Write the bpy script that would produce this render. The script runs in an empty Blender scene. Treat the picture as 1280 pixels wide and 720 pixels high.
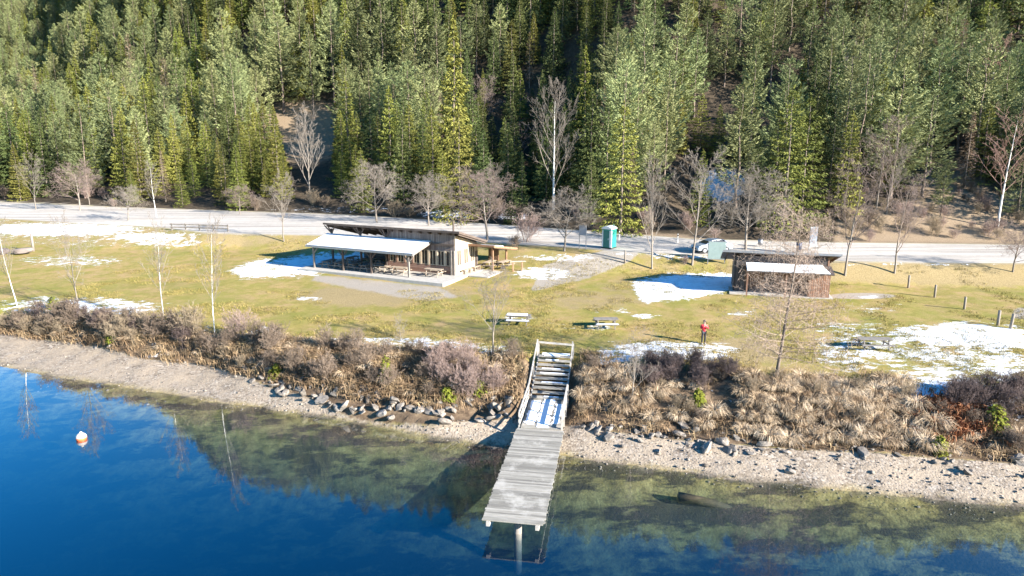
import bpy, bmesh, math, random
import numpy as np
from mathutils import Vector, Matrix

R = math.radians
scene = bpy.context.scene
COL = scene.collection

# ------------------------------------------------------------------ camera, sky, sun, exposure
CAM_H, PITCH, FPX = 17.0, R(12.0), 853.0
cam_data = bpy.data.cameras.new("camera")
cam_data.sensor_width = 36.0
cam_data.lens = 36.0 * FPX / 1280.0
cam_data.clip_start = 0.5
cam_data.clip_end = 5000.0
cam = bpy.data.objects.new("camera", cam_data)
COL.objects.link(cam)
cam.location = (0, 0, CAM_H)
cam.rotation_euler = (math.pi / 2 - PITCH, 0, 0)
scene.camera = cam

SUN_EL = R(21.0)
SUN_AZ = R(122.0)            # compass bearing, +Y is north
world = bpy.data.worlds.new("World")
scene.world = world
world.use_nodes = True
wn = world.node_tree
bg = wn.nodes["Background"]
sky = wn.nodes.new("ShaderNodeTexSky")
sky.sky_type = 'NISHITA'
sky.sun_disc = False
sky.sun_elevation = SUN_EL
sky.sun_rotation = SUN_AZ
sky.altitude = 900
sky.air_density = 1.0
sky.dust_density = 0.3
sky.ozone_density = 3.0
sky_hsv = wn.nodes.new("ShaderNodeHueSaturation")
sky_hsv.inputs["Saturation"].default_value = 1.38
wn.links.new(sky.outputs[0], sky_hsv.inputs["Color"])
wn.links.new(sky_hsv.outputs[0], bg.inputs[0])
bg.inputs[1].default_value = 0.085
sun_data = bpy.data.lights.new("sun", 'SUN')
sun_data.energy = 5.0
sun_data.angle = R(0.5)
sun_data.color = (1.0, 0.955, 0.885)
sun = bpy.data.objects.new("sun", sun_data)
COL.objects.link(sun)
sdir = Vector((math.sin(SUN_AZ) * math.cos(SUN_EL), math.cos(SUN_AZ) * math.cos(SUN_EL), math.sin(SUN_EL)))
sun.rotation_euler = (-sdir).to_track_quat('-Z', 'Y').to_euler()
sun.location = sdir * 200
vs = scene.view_settings
vs.view_transform = 'Standard'
vs.look = 'None'
vs.exposure = 1.98
vs.gamma = 1.0
vs.use_curve_mapping = False
scene.cycles.max_bounces = 8
scene.cycles.diffuse_bounces = 2
scene.cycles.glossy_bounces = 3
scene.cycles.transparent_max_bounces = 12
scene.cycles.volume_bounces = 0
scene.cycles.use_denoising = True
scene.cycles.caustics_reflective = False
scene.cycles.caustics_refractive = False

# ------------------------------------------------------------------ object helpers
def tag(o, label=None, cat=None, group=None, kind=None):
    if label: o["label"] = label
    if cat: o["category"] = cat
    if group: o["group"] = group
    if kind: o["kind"] = kind
    return o

def empty(name, loc=(0, 0, 0), rz=0.0, label=None, cat=None, group=None):
    o = bpy.data.objects.new(name, None)
    o.empty_display_size = 0.3
    COL.objects.link(o)
    o.location = loc
    o.rotation_euler = (0, 0, rz)
    return tag(o, label, cat, group)

def link(name, me, mat=None, parent=None):
    o = bpy.data.objects.new(name, me)
    COL.objects.link(o)
    if mat is not None and len(me.materials) == 0:
        for m in (mat if isinstance(mat, (list, tuple)) else [mat]):
            me.materials.append(m)
    if parent is not None:
        o.parent = parent
    return o

def dup(root, loc=None, rz=None, scale=None, label=None, group=None):
    r = root.copy()
    COL.objects.link(r)
    for ch in list(root.children):
        c = ch.copy(); COL.objects.link(c); c.parent = r
        for g in list(ch.children):
            d = g.copy(); COL.objects.link(d); d.parent = c
    if loc is not None: r.location = loc
    if rz is not None: r.rotation_euler = (r.rotation_euler[0], r.rotation_euler[1], rz)
    if scale is not None: r.scale = scale if isinstance(scale, (tuple, list)) else (scale,) * 3
    if label: r["label"] = label
    if group: r["group"] = group
    return r

class MB:
    """collects polygons with numpy, builds one mesh"""
    def __init__(s):
        s.v = []; s.f = []; s.n = 0; s.mi = []
    def add(s, verts, faces, mi=0):
        verts = np.asarray(verts, dtype=np.float64).reshape(-1, 3)
        s.v.append(verts)
        for f in faces:
            s.f.append(tuple(int(i) + s.n for i in f)); s.mi.append(mi)
        s.n += len(verts)
        return s
    def box(s, c, size, rot=None, mi=0):
        sx, sy, sz = [d / 2 for d in size]
        v = np.array([[x, y, z] for x in (-sx, sx) for y in (-sy, sy) for z in (-sz, sz)])
        if rot is not None:
            v = v @ np.array(rot.to_3x3() if hasattr(rot, 'to_3x3') else rot).T
        v = v + np.array(c)
        return s.add(v, [(0, 1, 3, 2), (4, 6, 7, 5), (0, 4, 5, 1), (2, 3, 7, 6), (0, 2, 6, 4), (1, 5, 7, 3)], mi)
    def beam(s, a, b, w, h, mi=0, up=(0, 0, 1)):
        a = Vector(a); b = Vector(b); d = (b - a); L = d.length
        x = d.normalized(); u = Vector(up)
        if abs(x.dot(u)) > 0.98: u = Vector((0, 1, 0))
        y = u.cross(x).normalized(); z = x.cross(y)
        m = Matrix((x, y, z)).transposed()
        return s.box((a + b) / 2, (L, w, h), m, mi)
    def tube(s, pts, rad, n=8, cap=True, mi=0):
        pts = [Vector(p) for p in pts]
        if not hasattr(rad, '__len__'): rad = [rad] * len(pts)
        vs_ = []; fs = []
        for i, p in enumerate(pts):
            d = (pts[min(i + 1, len(pts) - 1)] - pts[max(i - 1, 0)]).normalized()
            u = Vector((0, 0, 1)) if abs(d.z) < 0.9 else Vector((1, 0, 0))
            a = d.cross(u).normalized(); b = d.cross(a)
            for k in range(n):
                t = 2 * math.pi * k / n
                vs_.append(p + (a * math.cos(t) + b * math.sin(t)) * rad[i])
        for i in range(len(pts) - 1):
            for k in range(n):
                k2 = (k + 1) % n
                fs.append((i * n + k, i * n + k2, (i + 1) * n + k2, (i + 1) * n + k))
        if cap:
            fs.append(tuple(range(n))[::-1]); fs.append(tuple((len(pts) - 1) * n + k for k in range(n)))
        return s.add([tuple(v) for v in vs_], fs, mi)
    def slab(s, quad, t, mi=0):
        """four corners (counter-clockwise from above) extruded down by t"""
        q = [Vector(p) for p in quad]
        n = (q[1] - q[0]).cross(q[3] - q[0]).normalized()
        v = [tuple(p) for p in q] + [tuple(p - n * t) for p in q]
        return s.add(v, [(0, 1, 2, 3), (7, 6, 5, 4), (0, 4, 5, 1), (1, 5, 6, 2), (2, 6, 7, 3), (3, 7, 4, 0)], mi)
    def prism(s, outline, t, axis_pts, mi=0):
        """outline: list of 3D points (planar); extruded by vector axis_pts"""
        n = len(outline); a = Vector(axis_pts)
        v = [tuple(p) for p in outline] + [tuple(Vector(p) + a) for p in outline]
        f = [tuple(range(n)), tuple(range(2 * n - 1, n - 1, -1))]
        for i in range(n):
            j = (i + 1) % n
            f.append((i, i + n, j + n, j))
        return s.add(v, f, mi)
    def mesh(s, name, smooth=False):
        me = bpy.data.meshes.new(name)
        V = np.concatenate(s.v) if s.v else np.zeros((0, 3))
        me.from_pydata(V.tolist(), [], s.f)
        me.update()
        if any(s.mi):
            me.polygons.foreach_set("material_index", s.mi)
        if smooth:
            me.polygons.foreach_set("use_smooth", [True] * len(me.polygons))
        return me
    def build(s, name, mat, parent=None, smooth=False, bevel=0.0):
        me = s.mesh(name, smooth)
        bm = bmesh.new(); bm.from_mesh(me)
        bmesh.ops.recalc_face_normals(bm, faces=bm.faces)
        if bevel > 0:
            bmesh.ops.bevel(bm, geom=list(bm.edges), offset=bevel, segments=1, affect='EDGES', clamp_overlap=True)
        bm.to_mesh(me); bm.free()
        return link(name, me, mat, parent)

def raw_mesh(name, V, F, k, smooth=False):
    """fast mesh from arrays: V (n,3), F (m,k)"""
    me = bpy.data.meshes.new(name)
    V = np.ascontiguousarray(V, dtype=np.float32); F = np.ascontiguousarray(F, dtype=np.int32)
    me.vertices.add(len(V)); me.vertices.foreach_set("co", V.ravel())
    me.loops.add(F.size); me.loops.foreach_set("vertex_index", F.ravel())
    me.polygons.add(len(F))
    me.polygons.foreach_set("loop_start", np.arange(0, F.size, k, dtype=np.int32))
    me.polygons.foreach_set("loop_total", np.full(len(F), k, dtype=np.int32))
    if smooth:
        me.polygons.foreach_set("use_smooth", np.ones(len(F), dtype=bool))
    me.update(calc_edges=True)
    return me

# ------------------------------------------------------------------ material helpers
def new_mat(name):
    m = bpy.data.materials.new(name)
    m.use_nodes = True
    nt = m.node_tree
    return m, nt, nt.nodes["Principled BSDF"]

def N(nt, typ, **kw):
    n = nt.nodes.new(typ)
    for k, v in kw.items():
        if k.startswith("i_"):
            n.inputs[k[2:].replace("_", " ")].default_value = v
        else:
            setattr(n, k, v)
    return n

def noise(nt, vec, scale, detail=4, rough=0.6):
    n = nt.nodes.new("ShaderNodeTexNoise")
    n.inputs["Scale"].default_value = scale
    n.inputs["Detail"].default_value = detail
    n.inputs["Roughness"].default_value = rough
    if vec is not None: nt.links.new(vec, n.inputs["Vector"])
    return n

def ramp(nt, fac, stops):
    r = nt.nodes.new("ShaderNodeValToRGB")
    el = r.color_ramp.elements
    while len(el) < len(stops): el.new(0.5)
    for e, (p, c) in zip(el, stops):
        e.position = p
        e.color = (*c, 1) if len(c) == 3 else c
    nt.links.new(fac, r.inputs[0])
    return r

def mixc(nt, fac, a, b, blend='MIX'):
    m = nt.nodes.new("ShaderNodeMix")
    m.data_type = 'RGBA'; m.blend_type = blend
    for sock, v in ((m.inputs[0], fac), (m.inputs[6], a), (m.inputs[7], b)):
        if hasattr(v, "is_linked") or hasattr(v, "links"):
            nt.links.new(v, sock)
        elif isinstance(v, (int, float)):
            sock.default_value = v
        else:
            sock.default_value = (*v, 1)
    return m.outputs[2]

def math_n(nt, op, a, b=None, clamp=False):
    m = nt.nodes.new("ShaderNodeMath"); m.operation = op; m.use_clamp = clamp
    for sock, v in ((m.inputs[0], a), (m.inputs[1], b)):
        if v is None: continue
        if isinstance(v, (int, float)): sock.default_value = v
        else: nt.links.new(v, sock)
    return m.outputs[0]

def surf(name, col, var=0.25, scale=3.0, rough=0.8, bump=0.0, bscale=30.0, stretch=(1, 1, 1), metal=0.0, per_object=0.0):
    """a plain weathered surface: base colour broken up by noise in object space"""
    m, nt, b = new_mat(name)
    tc = N(nt, "ShaderNodeTexCoord")
    mp = N(nt, "ShaderNodeMapping"); mp.inputs["Scale"].default_value = stretch
    nt.links.new(tc.outputs["Object"], mp.inputs[0])
    n1 = noise(nt, mp.outputs[0], scale, 5, 0.65)
    lo = tuple(c * (1 - var) for c in col); hi = tuple(min(1, c * (1 + var)) for c in col)
    r = ramp(nt, n1.outputs[0], [(0.3, lo), (0.7, hi)])
    out = r.outputs[0]
    if per_object:
        oi = N(nt, "ShaderNodeObjectInfo")
        hsv = N(nt, "ShaderNodeHueSaturation")
        mr = N(nt, "ShaderNodeMapRange"); mr.inputs[3].default_value = 1 - per_object; mr.inputs[4].default_value = 1 + per_object
        nt.links.new(oi.outputs["Random"], mr.inputs[0])
        nt.links.new(mr.outputs[0], hsv.inputs["Value"]); nt.links.new(out, hsv.inputs["Color"])
        out = hsv.outputs[0]
    nt.links.new(out, b.inputs["Base Color"])
    b.inputs["Roughness"].default_value = rough
    b.inputs["Metallic"].default_value = metal
    if bump:
        n2 = noise(nt, mp.outputs[0], bscale, 4, 0.6)
        bp = N(nt, "ShaderNodeBump"); bp.inputs["Strength"].default_value = bump; bp.inputs["Distance"].default_value = 0.02
        nt.links.new(n2.outputs[0], bp.inputs["Height"]); nt.links.new(bp.outputs[0], b.inputs["Normal"])
    return m

# ------------------------------------------------------------------ numpy value noise
def _hash(ix, iy, seed):
    h = (ix.astype(np.int64) * 374761393 + iy.astype(np.int64) * 668265263 + seed * 1442695041) & 0x7fffffff
    h = ((h ^ (h >> 13)) * 1274126177) & 0x7fffffff
    return ((h ^ (h >> 16)) & 0xffff) / 65535.0

def vnoise(x, y, s, seed=0):
    x = np.asarray(x, float) / s; y = np.asarray(y, float) / s
    ix = np.floor(x); iy = np.floor(y); fx = x - ix; fy = y - iy
    fx = fx * fx * (3 - 2 * fx); fy = fy * fy * (3 - 2 * fy)
    a = _hash(ix, iy, seed); b = _hash(ix + 1, iy, seed); c = _hash(ix, iy + 1, seed); d = _hash(ix + 1, iy + 1, seed)
    return (a * (1 - fx) + b * fx) * (1 - fy) + (c * (1 - fx) + d * fx) * fy - 0.5

def fbm(x, y, s, seed=0, oct=4):
    t = 0; a = 1.0
    for o in range(oct):
        t = t + a * vnoise(x, y, s / (2 ** o), seed + o * 17); a *= 0.5
    return t

# ------------------------------------------------------------------ where a line of the picture meets the ground
CP, SP = math.cos(PITCH), math.sin(PITCH)
def pix_ray(px, py):
    xr = (px - 640.0) / FPX; yr = (360.0 - py) / FPX
    return np.array([xr, CP + yr * SP, -SP + yr * CP])
def at_z(px, py, z):
    d = pix_ray(px, py); t = (z - CAM_H) / d[2]
    return d[0] * t, d[1] * t
def to_pix(x, y, z):
    dy = y; dz = z - CAM_H
    dep = np.maximum(dy * CP - dz * SP, 0.1)
    upv = dy * SP + dz * CP
    return 640 + FPX * x / dep, 360 - FPX * upv / dep
def smooth(a, b, x):
    t = np.clip((x - a) / (b - a), 0, 1); return t * t * (3 - 2 * t)

# ------------------------------------------------------------------ terrain
def curve(pts, z):
    w = sorted(at_z(px, py, z) for px, py in pts)
    xs = np.array([p[0] for p in w]); ys = np.array([p[1] for p in w])
    s0 = (ys[1] - ys[0]) / (xs[1] - xs[0]) * 0.6; s1 = (ys[-1] - ys[-2]) / (xs[-1] - xs[-2]) * 0.6
    xs = np.concatenate([[xs[0] - 60], xs, [xs[-1] + 60]]); ys = np.concatenate([[ys[0] - 60 * s0], ys, [ys[-1] + 60 * s1]])
    return xs, ys
C_WATER = curve([(0, 459), (60, 470), (130, 481), (200, 493), (300, 505), (400, 517), (450, 526), (540, 543), (590, 553), (640, 560), (700, 568), (850, 588), (1000, 605), (1150, 621), (1280, 632)], 0.0)
C_BEACH = curve([(0, 415), (100, 432), (180, 449), (260, 457), (330, 481), (400, 501), (440, 513), (540, 528), (620, 525), (660, 521), (720, 531), (800, 545), (900, 554), (1000, 562), (1100, 568), (1200, 575), (1280, 580)], 0.7)
C_BANK = curve([(0, 388), (100, 397), (200, 408), (270, 420), (350, 427), (460, 440), (560, 446), (690, 448), (760, 452), (880, 462), (960, 474), (1100, 478), (1200, 490), (1280, 500)], 2.55)
C_LAWN = curve([(0, 306), (120, 311), (220, 311), (300, 312), (400, 319), (560, 327), (660, 338), (720, 342), (800, 341), (900, 345), (1000, 352), (1120, 356), (1280, 361)], 3.5)
C_ROAD0 = curve([(0, 273), (100, 279), (200, 284), (260, 291), (400, 294), (540, 298), (640, 305), (700, 308), (790, 315), (860, 318), (950, 321), (1040, 326), (1150, 328), (1280, 329)], 5.2)
C_ROAD1 = curve([(0, 252), (150, 259), (300, 264), (420, 268), (560, 276), (640, 282), (740, 289), (870, 299), (1040, 303), (1280, 306)], 5.5)
def cv(c, x): return np.interp(x, c[0], c[1])

def hill_height(x, y, t):
    """t: metres behind the far road edge"""
    t = np.maximum(t, 0)
    az = x / np.maximum(y, 20)
    prof = 0.30 * t + (0.55 - 0.05 * smooth(-0.02, 0.14, az)) * np.maximum(t - 34, 0) * smooth(0, 40, t - 34)
    prof = np.minimum(prof, 135 - 12 * smooth(-0.02, 0.14, az) + 0.05 * t)
    az = x / np.maximum(y, 20)
    spur = smooth(-0.78, -0.42, az + 0.03 * vnoise(x, y, 40, 5)) * (1 - smooth(0.86, 1.05, az))
    prof = prof - 7.0 * np.exp(-((az - 0.03) / 0.085) ** 2) * smooth(5, 32, t) - 3.5 * np.exp(-((az - 0.285) / 0.05) ** 2) * smooth(3, 16, t) * (1 - smooth(30, 50, t))  # gullies added so one flank turns from the sun and darkens
    valley = 0.16 * np.minimum(t, 60)
    h = valley + (prof - valley) * np.clip(spur, 0, 1)
    far = 0.52 * np.maximum(y - 190 - 0.15 * np.abs(x), 0)
    far = far + 0.10 * np.maximum(y - 185, 0) * smooth(0.2, 0.6, az)
    far = np.minimum(far, 110 + 0.12 * y + 20 * smooth(0.2, 0.6, az))
    return np.maximum(h, far + 0.0) + 1.6 * fbm(x, y, 22, 9, 3) * smooth(2, 18, t)

def ground_z(x, y):
    x = np.asarray(x, float); y = np.asarray(y, float)
    w, b, k, l, r0, r1 = [cv(c, x) for c in (C_WATER, C_BEACH, C_BANK, C_LAWN, C_ROAD0, C_ROAD1)]
    w = w + 0.5 * fbm(x, y * 0, 5, 3, 3)
    b = np.maximum(b + 0.5 * fbm(x, y * 0 + 7, 4, 4, 3), w + 0.4)
    k = np.maximum(k + 1.0 * fbm(x, y * 0 + 3, 5, 6, 3), b + 2.0)
    l = np.maximum(l, k + 3); r0 = np.maximum(r0, l + 1.0); r1 = np.maximum(r1, r0 + 3)
    z = np.where(y < w, -0.15 * (w - y) - 0.06 * np.maximum(w - y - 4, 0) ** 1.45, 0.0)
    z = np.maximum(z, -16)
    z = np.where((y >= w) & (y < b), 0.7 * (y - w) / (b - w), z)
    tb = np.clip((y - b) / (k - b), 0, 1)
    z = np.where((y >= b) & (y < k), 0.7 + 1.85 * (0.35 * tb + 0.65 * smooth(0.05, 0.75, tb)), z)
    z = np.where((y >= k) & (y < l), 2.55 + 0.95 * ((y - k) / (l - k)) ** 1.2, z)
    z = np.where((y >= l) & (y < r0), 3.5 + 1.7 * smooth(-0.15, 1.05, (y - l) / (r0 - l)), z)
    z = np.where((y >= r0) & (y < r1), 5.2 + 0.3 * (y - r0) / (r1 - r0), z)
    z = np.where(y >= r1, 5.5 + hill_height(x, y, y - r1 - 1.5), z)
    rough = 0.10 * fbm(x, y, 6, 1, 3) * smooth(-1, 2, y - k) * (1 - smooth(-2.5, 0, y - r0))
    bankr = 0.45 * fbm(x, y, 1.8, 2, 3) * smooth(0, 0.6, y - b) * (1 - smooth(-1.5, 0.5, y - k))
    bed = 0.30 * fbm(x, y, 4.5, 8, 3) * (1 - smooth(-3, 0.2, y - w)) + 0.06 * fbm(x, y, 1.1, 12, 2) * (1 - smooth(-.5, .5, y - b))
    z = z + rough + bankr + bed
    # the cutting under the jetty's ramp and stairs
    jx, jy = 2.87 / 17.93, 17.7 / 17.93
    al = (x - 0.03) * jx + (y - 26.8) * jy; ac = (x - 0.03) * jy - (y - 26.8) * jx
    line = np.interp(al, [-5, 9.9, 14.0, 18.1, 18.9, 60], [0.2, 0.35, 0.62, 2.05, 2.55, 2.7])
    cut = (1 - smooth(1.25, 2.2, np.abs(ac))) * smooth(8.5, 10, al) * (1 - smooth(18.6, 19.2, al))
    return z * (1 - cut) + np.minimum(z, line) * cut

def G(px, py):
    """ground point on the line of sight"""
    d = pix_ray(px, py)
    if d[2] > -0.02: ts = np.linspace(20, 420, 4000)
    else: ts = np.linspace(20, 420, 4000)
    P = np.outer(ts, d) + np.array([0, 0, CAM_H])
    g = ground_z(P[:, 0], P[:, 1])
    hit = np.nonzero(P[:, 2] <= g)[0]
    i = hit[0] if len(hit) else len(ts) - 1
    return Vector((P[i, 0], P[i, 1], float(g[i])))
def gz(x, y): return float(ground_z(np.array([x]), np.array([y]))[0])
def height_for(p, py_top):
    """real height of an upright thing standing at p whose top shows at picture row py_top"""
    d = pix_ray(640, py_top); t = p.y / d[1]
    return CAM_H + d[2] * t - p.z
# ------------------------------------------------------------------ ground sheet
def grow(start, step, end, f=1.12):
    out = []; v = start
    while v < end:
        step *= f; v += step; out.append(v)
    return out
gx = list(np.arange(-72, 66, 0.38))
gx = [-v for v in grow(72, 0.5, 520)][::-1] + gx + grow(66, 0.5, 520)
gy = list(np.arange(-60, 18, 3.0)) + list(np.arange(18, 32, 0.5)) + list(np.arange(32, 72, 0.33)) + list(np.arange(72, 112, 0.5)) 
gy = gy + grow(112, 0.6, 640, 1.06)
gx = np.array(gx); gy = np.array(gy)
XX, YY = np.meshgrid(gx, gy)
ZZ = ground_z(XX, YY)
nx, ny = len(gx), len(gy)
V = np.stack([XX.ravel(), YY.ravel(), ZZ.ravel()], 1)
ii = np.arange(nx * ny).reshape(ny, nx)
F = np.stack([ii[:-1, :-1].ravel(), ii[:-1, 1:].ravel(), ii[1:, 1:].ravel(), ii[1:, :-1].ravel()], 1)

X, Y, Z = V[:, 0], V[:, 1], V[:, 2]
PX, PY = to_pix(X, Y, Z)
front = Y > 12
def blob(cx, cy, rx, ry, soft=0.5):
    d = np.sqrt(((PX - cx) / rx) ** 2 + ((PY - cy) / ry) ** 2)
    return (1 - smooth(1 - soft, 1 + soft, d)) * front
def poly(pts, soft=3.0):
    """signed-distance style mask of a convex polygon of ground (picture coordinates, clockwise)"""
    m = np.full(len(X), 1e9)
    n = len(pts)
    for i in range(n):
        x0, y0 = pts[i]; x1, y1 = pts[(i + 1) % n]
        ex, ey = x1 - x0, y1 - y0; L = math.hypot(ex, ey)
        d = ((PX - x0) * -ey + (PY - y0) * ex) / L
        m = np.minimum(m, d)
    return smooth(-soft, soft, m) * front
w_, b_, k_, l_, r0_, r1_ = [cv(c, X) for c in (C_WATER, C_BEACH, C_BANK, C_LAWN, C_ROAD0, C_ROAD1)]
beach = (1 - smooth(-0.4, 0.5, Y - b_))
bank = smooth(-0.4, 0.4, Y - b_) * (1 - smooth(-0.8, 0.6, Y - k_))
road = smooth(-0.5, 0.3, Y - r0_) * (1 - smooth(-0.3, 0.6, Y - r1_))
forest = smooth(-0.2, 1.0, Y - r1_)
embank = smooth(-1.0, 1.0, Y - l_) * (1 - smooth(-0.5, 0.3, Y - r0_))
# gravel: path from the lot down to the pavilion, worn earth before its terrace
gravel = np.maximum.reduce([
    poly([(690, 306), (800, 312), (790, 326), (735, 348), (650, 368), (560, 378), (565, 357), (625, 343), (680, 328)], 5) * 0.95,
    poly([(395, 342), (552, 358), (575, 372), (520, 378), (440, 362), (385, 352)], 5) * 0.75,
    blob(1075, 370, 45, 4, 0.4) * 0.9, blob(1278, 392, 14, 8) * 0.8])
brown = np.maximum.reduce([blob(450, 370, 80, 14, 0.6), blob(540, 365, 60, 10, 0.6) * .8, blob(790, 358, 50, 14, .6) * .6,
    blob(740, 375, 80, 14, 0.7) * .7, embank * 0.95 * (0.55 + 0.45 * (np.abs(PX - 1130) < 220)), blob(300, 298, 60, 10) * .8,
    blob(1150, 335, 110, 8, .6) * .7, blob(1240, 350, 80, 16, .8) * .5, blob(940, 440, 70, 22, .6) * .8, blob(500, 415, 150, 12, .8) * .35,
    blob(700, 430, 70, 12, .6) * .4])
snow = np.maximum.reduce([
    poly([(283, 338), (318, 325), (400, 316), (470, 314), (470, 340), (400, 344), (345, 360), (322, 362)], 12),
    poly([(786, 351), (840, 341), (922, 341), (922, 368), (866, 374), (812, 384), (798, 374)], 12),
    poly([(1034, 412), (1120, 401), (1205, 402), (1290, 408), (1290, 520), (1160, 520), (1130, 488), (1040, 462)], 22) * 0.62, poly([(1110, 408), (1205, 400), (1285, 408), (1285, 440), (1160, 438)], 14) * .85,
    blob(1165, 495, 30, 26, .5), blob(1070, 440, 58, 30, .5) * .60, blob(1060, 410, 60, 9, .6) * .6, blob(880, 440, 50, 14, .6) * .7, 
    blob(100, 384, 120, 15, .5) * .66, blob(70, 287, 130, 10, .6) * .80, blob(190, 296, 70, 7, .6) * .7, blob(90, 326, 80, 9, .6) * .55, blob(210, 303, 70, 8, .6) * .58,
    blob(200, 396, 60, 8, .6) * .5, blob(250, 412, 40, 8, .6) * .5, blob(330, 418, 24, 12, .5) * .75,
    blob(480, 430, 140, 10, .6) * .68, blob(590, 438, 60, 9, .5) * .70,
    blob(835, 437, 90, 13, .6) * .74, blob(770, 446, 40, 13, .6) * .68, blob(805, 395, 22, 4, .5) * .6, blob(770, 388, 50, 6, .6) * .42,
    blob(680, 342, 42, 9, .5) * .75, blob(700, 408, 70, 6, .7) * .40, blob(385, 373, 20, 3, .5) * .6,
    blob(745, 410, 24, 4, .5) * .6, blob(650, 398, 26, 4, .5) * .5,
    blob(1010, 372, 40, 5, .6) * .3, blob(1090, 385, 50, 12, .7) * .42, blob(930, 392, 26, 7, .6) * .5, blob(1085, 371, 20, 3) * .6,
    blob(480, 462, 20, 12, .5) * .7, blob(410, 455, 24, 8, .6) * .5, blob(195, 440, 14, 10, .5) * .6, blob(350, 440, 20, 14) * .6,
    blob(700, 322, 60, 6, .6) * .62, blob(860, 320, 70, 5, .5) * .66, blob(800, 317, 60, 4, .5) * .6, blob(560, 300, 160, 4, .6) * .5, blob(1150, 330, 120, 3, .6) * .5, blob(350, 292, 90, 4, .6) * .5, blob(690, 300, 60, 3) * .5,
    blob(905, 232, 34, 24, .5) * .85, blob(560, 268, 40, 7, .5) * .7, blob(640, 270, 22, 8, .5) * .7, blob(465, 215, 20, 12) * .5,
    blob(440, 262, 120, 6) * .45, blob(1090, 318, 60, 3) * .3, blob(240, 270, 120, 6, .7) * .45,
    bank * 0.28, embank * (PX < 260) * .42])
snow = snow * (1 - beach) * (1 - 0.55 * road)
dry = np.maximum.reduce([poly([(1050, 262), (1290, 235), (1290, 306), (1040, 306)], 8), blob(380, 165, 60, 40, .6), blob(760, 300, 140, 10), blob(1190, 240, 60, 40, .8) * .7])

gme = raw_mesh("ground", V, F, 4, smooth=True)
def put(name, arr):
    a = gme.attributes.new(name, 'FLOAT', 'POINT'); a.data.foreach_set("value", np.ascontiguousarray(arr, dtype=np.float32))
for nm, arr in (("beach", beach), ("bank", bank), ("road", road), ("forest", forest), ("gravel", gravel), ("brown", brown), ("snow", snow), ("dry", dry)):
    put(nm, arr)

def attr(nt, name):
    a = N(nt, "ShaderNodeAttribute", attribute_name=name); return a.outputs["Fac"]

M_GROUND, nt, bs = new_mat("ground_cover")
geo = N(nt, "ShaderNodeNewGeometry"); pos = geo.outputs["Position"]
nA = noise(nt, pos, 0.22, 5, 0.6).outputs[0]
nB = noise(nt, pos, 1.6, 6, 0.65).outputs[0]
nC = noise(nt, pos, 9.0, 5, 0.7).outputs[0]
nD = noise(nt, pos, 0.7, 6, 0.7).outputs[0]
grass_a = ramp(nt, nB, [(0.30, (0.145, 0.108, 0.030)), (0.50, (0.195, 0.158, 0.042)), (0.70, (0.290, 0.228, 0.080))]).outputs[0]
grass_b = ramp(nt, nC, [(0.25, (0.10, 0.085, 0.022)), (0.75, (0.25, 0.198, 0.062))]).outputs[0]
grass = mixc(nt, 0.5, grass_a, grass_b)
nP = noise(nt, pos, 0.55, 7, 0.72).outputs[0]
grass = mixc(nt, ramp(nt, nP, [(0.46, (0, 0, 0)), (0.62, (.85, .85, .85))]).outputs[0], grass, ramp(nt, nC, [(0.3, (0.20, 0.125, 0.055)), (0.7, (0.32, 0.225, 0.115))]).outputs[0])
grass = mixc(nt, ramp(nt, nP, [(0.32, (.75, .75, .75)), (0.44, (0, 0, 0))]).outputs[0], grass, ramp(nt, nC, [(0.3, (0.075, 0.075, 0.016)), (0.7, (0.165, 0.155, 0.036))]).outputs[0])
green = mixc(nt, ramp(nt, nA, [(0.45, (0, 0, 0)), (0.65, (1, 1, 1))]).outputs[0], grass, mixc(nt, 0.5, grass, (0.115, 0.125, 0.022)))
brownc = ramp(nt, nC, [(0.3, (0.135, 0.100, 0.045)), (0.7, (0.255, 0.195, 0.098))]).outputs[0]
def soft(fac_attr, nz, amt, lo, hi):
    """attribute + noise, thresholded"""
    s = math_n(nt, 'ADD', fac_attr, math_n(nt, 'MULTIPLY', math_n(nt, 'SUBTRACT', nz, 0.5), amt))
    mr = N(nt, "ShaderNodeMapRange"); mr.interpolation_type = 'SMOOTHSTEP'
    mr.inputs[1].default_value = lo; mr.inputs[2].default_value = hi
    nt.links.new(s, mr.inputs[0]); return mr.outputs[0]
c = mixc(nt, soft(attr(nt, "brown"), nD, 1.6, 0.3, 0.85), green, brownc)
gravc = ramp(nt, nC, [(0.3, (0.17, 0.145, 0.115)), (0.7, (0.27, 0.235, 0.19))]).outputs[0]
c = mixc(nt, soft(attr(nt, "gravel"), nD, 0.9, 0.35, 0.7), c, gravc)
# bank soil under the dry growth
soil = ramp(nt, nB, [(0.3, (0.05, 0.034, 0.022)), (0.55, (0.115, 0.08, 0.05)), (0.75, (0.20, 0.15, 0.09))]).outputs[0]
c = mixc(nt, soft(attr(nt, "bank"), nD, 0.6, 0.35, 0.7), c, soil)
# forest floor
ff = ramp(nt, nB, [(0.3, (0.022, 0.018, 0.012)), (0.6, (0.055, 0.041, 0.027)), (0.8, (0.11, 0.08, 0.05))]).outputs[0]
dryc = ramp(nt, nC, [(0.3, (0.12, 0.085, 0.052)), (0.7, (0.235, 0.178, 0.118))]).outputs[0]
fl = mixc(nt, soft(attr(nt, "dry"), nD, 0.8, 0.3, 0.8), ff, dryc)
c = mixc(nt, soft(attr(nt, "forest"), nB, 0.4, 0.4, 0.6), c, fl)
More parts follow.
